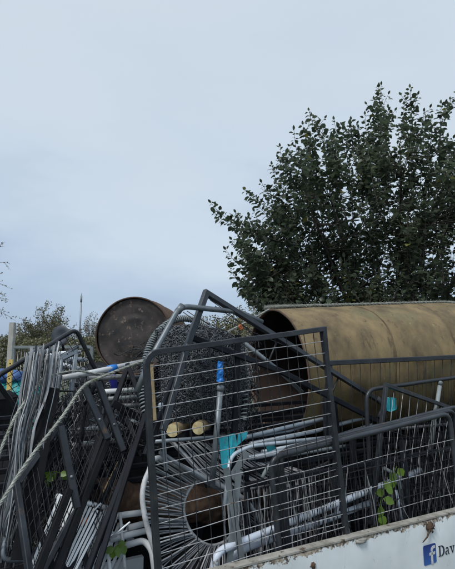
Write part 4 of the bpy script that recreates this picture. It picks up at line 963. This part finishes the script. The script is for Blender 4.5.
# added crumpled black sheet, stands in for the deep shade under the load
root = thing('shade_filler', 'added crumpled black sheet that darkens the depths of the load', 'shade_filler'); mb = MB(); NI, NJ = 90, 40
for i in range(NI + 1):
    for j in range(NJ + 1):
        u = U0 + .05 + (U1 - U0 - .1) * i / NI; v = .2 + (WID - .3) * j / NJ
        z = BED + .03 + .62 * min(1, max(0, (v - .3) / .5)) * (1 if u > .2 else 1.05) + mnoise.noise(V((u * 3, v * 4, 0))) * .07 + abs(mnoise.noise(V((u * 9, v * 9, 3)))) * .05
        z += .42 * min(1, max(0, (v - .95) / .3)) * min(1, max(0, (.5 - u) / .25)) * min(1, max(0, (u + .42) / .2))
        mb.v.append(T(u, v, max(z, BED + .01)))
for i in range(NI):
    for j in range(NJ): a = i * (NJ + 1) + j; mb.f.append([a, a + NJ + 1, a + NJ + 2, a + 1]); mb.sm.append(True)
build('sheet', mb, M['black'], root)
# loose vertical wires tangled behind the near side
root = thing('wire_tangle', 'dark tangle of loose upright wires behind the low front cages', 'wire tangle'); mb = MB(); mb2 = MB()
for k in range(240):
    px = rnd(250, 465); yb = 566 - (px - 240) * .255; a = P(px, yb + rnd(-4, 6), rnd(.09, .5)); ht = rnd(.12, .34)
    b = a + V((0, 0, ht)) + TU * rnd(-.07, .07) + TV * rnd(-.04, .06); c = a.lerp(b, .5) + jit(.025)
    (mb if k % 3 else mb2).tube(bez(a, c, b, 5), rnd(.0012, .0024), 4, cap=False)
build('dark_wires', mb, M['dwire'], root, kind='stuff'); build('bright_wires', mb2, M['wire'], root, kind='stuff')

# ------------------------------------------------------------------ ropes
def rope(label, pts, Rr, n=10):
    root = thing('rope', label, 'rope'); q = cr(pts, n); Ln = plen(q); st = max(40, int(Ln / .006)); mbs = MB(); fz = MB()
    path = [along(q, i / st) for i in range(st + 1)]
    up = V((0, 0, 1)); prev = None; fr = []
    for p, d in path:
        a = prev or d.orthogonal().normalized(); a = (a - d * a.dot(d)).normalized(); prev = a; fr.append((p, d, a, d.cross(a)))
    for k in range(3):
        pp = []
        for i, (p, d, a, b) in enumerate(fr):
            an = i * .006 / .035 * math.pi + k * 2.094 + mnoise.noise(V((i * .04, k * 9, 0))) * .7; pp.append(p + (a * math.cos(an) + b * math.sin(an)) * Rr * (.5 + .25 * mnoise.noise(V((i * .09, k * 5, 7)))))
        mbs.tube(pp, Rr * .56, 6)
    for k in range(int(Ln * 1100)):
        p, d, a, b = random.choice(fr); an = rnd(0, 6.28); o = (a * math.cos(an) + b * math.sin(an))
        s = p + o * Rr * .8; e_ = s + (o * rnd(.2, 1) + d * rnd(-1, 1)) * Rr * rnd(.4, 1.9)
        fz.tube([s, s.lerp(e_, .5) + o * Rr * .2, e_], Rr * .05, 3, cap=False)
    build('strands', mbs, M['rope'], root); build('fibres', fz, M['rope'], root, kind='stuff')
def on_tank(h, an, up=.012):
    a = V((0, 0, 1)) - ta * ta.z; a.normalize(); b = ta.cross(a); return te + ta * h + (a * math.cos(an) + b * math.sin(an)) * (TR_ + up - .003)
rope('pale weathered rope stretched across the load up to the tank mouth', [P(-12, 525, .1), P(0, 504, .12), P(30, 458, .18), P(62, 417, .26), P(82, 388, .34), P(99, 378, .4), P(140, 362, .5), P(180, 348, .58), P(222, 334, .68), P(246, 322, .85), on_tank(.01, -.06, .002)], .0056)
rope('frayed pale greenish rope lying along the top of the brown tank', [on_tank(-.02, -.10), on_tank(.03, -.02), on_tank(.14, .0), on_tank(.5, .02), on_tank(1.0, 0.0), on_tank(1.45, .03), on_tank(1.75, .0, .0), on_tank(2.6, .05)], .0095)
rope('pale weathered rope looping down in front of the grey rods at the left edge', [P(-10, 480, .28), P(0, 452, .3), P(9, 430, .33), P(18, 412, .38), P(36, 387, .46), P(47, 377, .5), P(75, 371, .6), P(100, 374, .66), P(150, 377, .7)], .005)
finish()
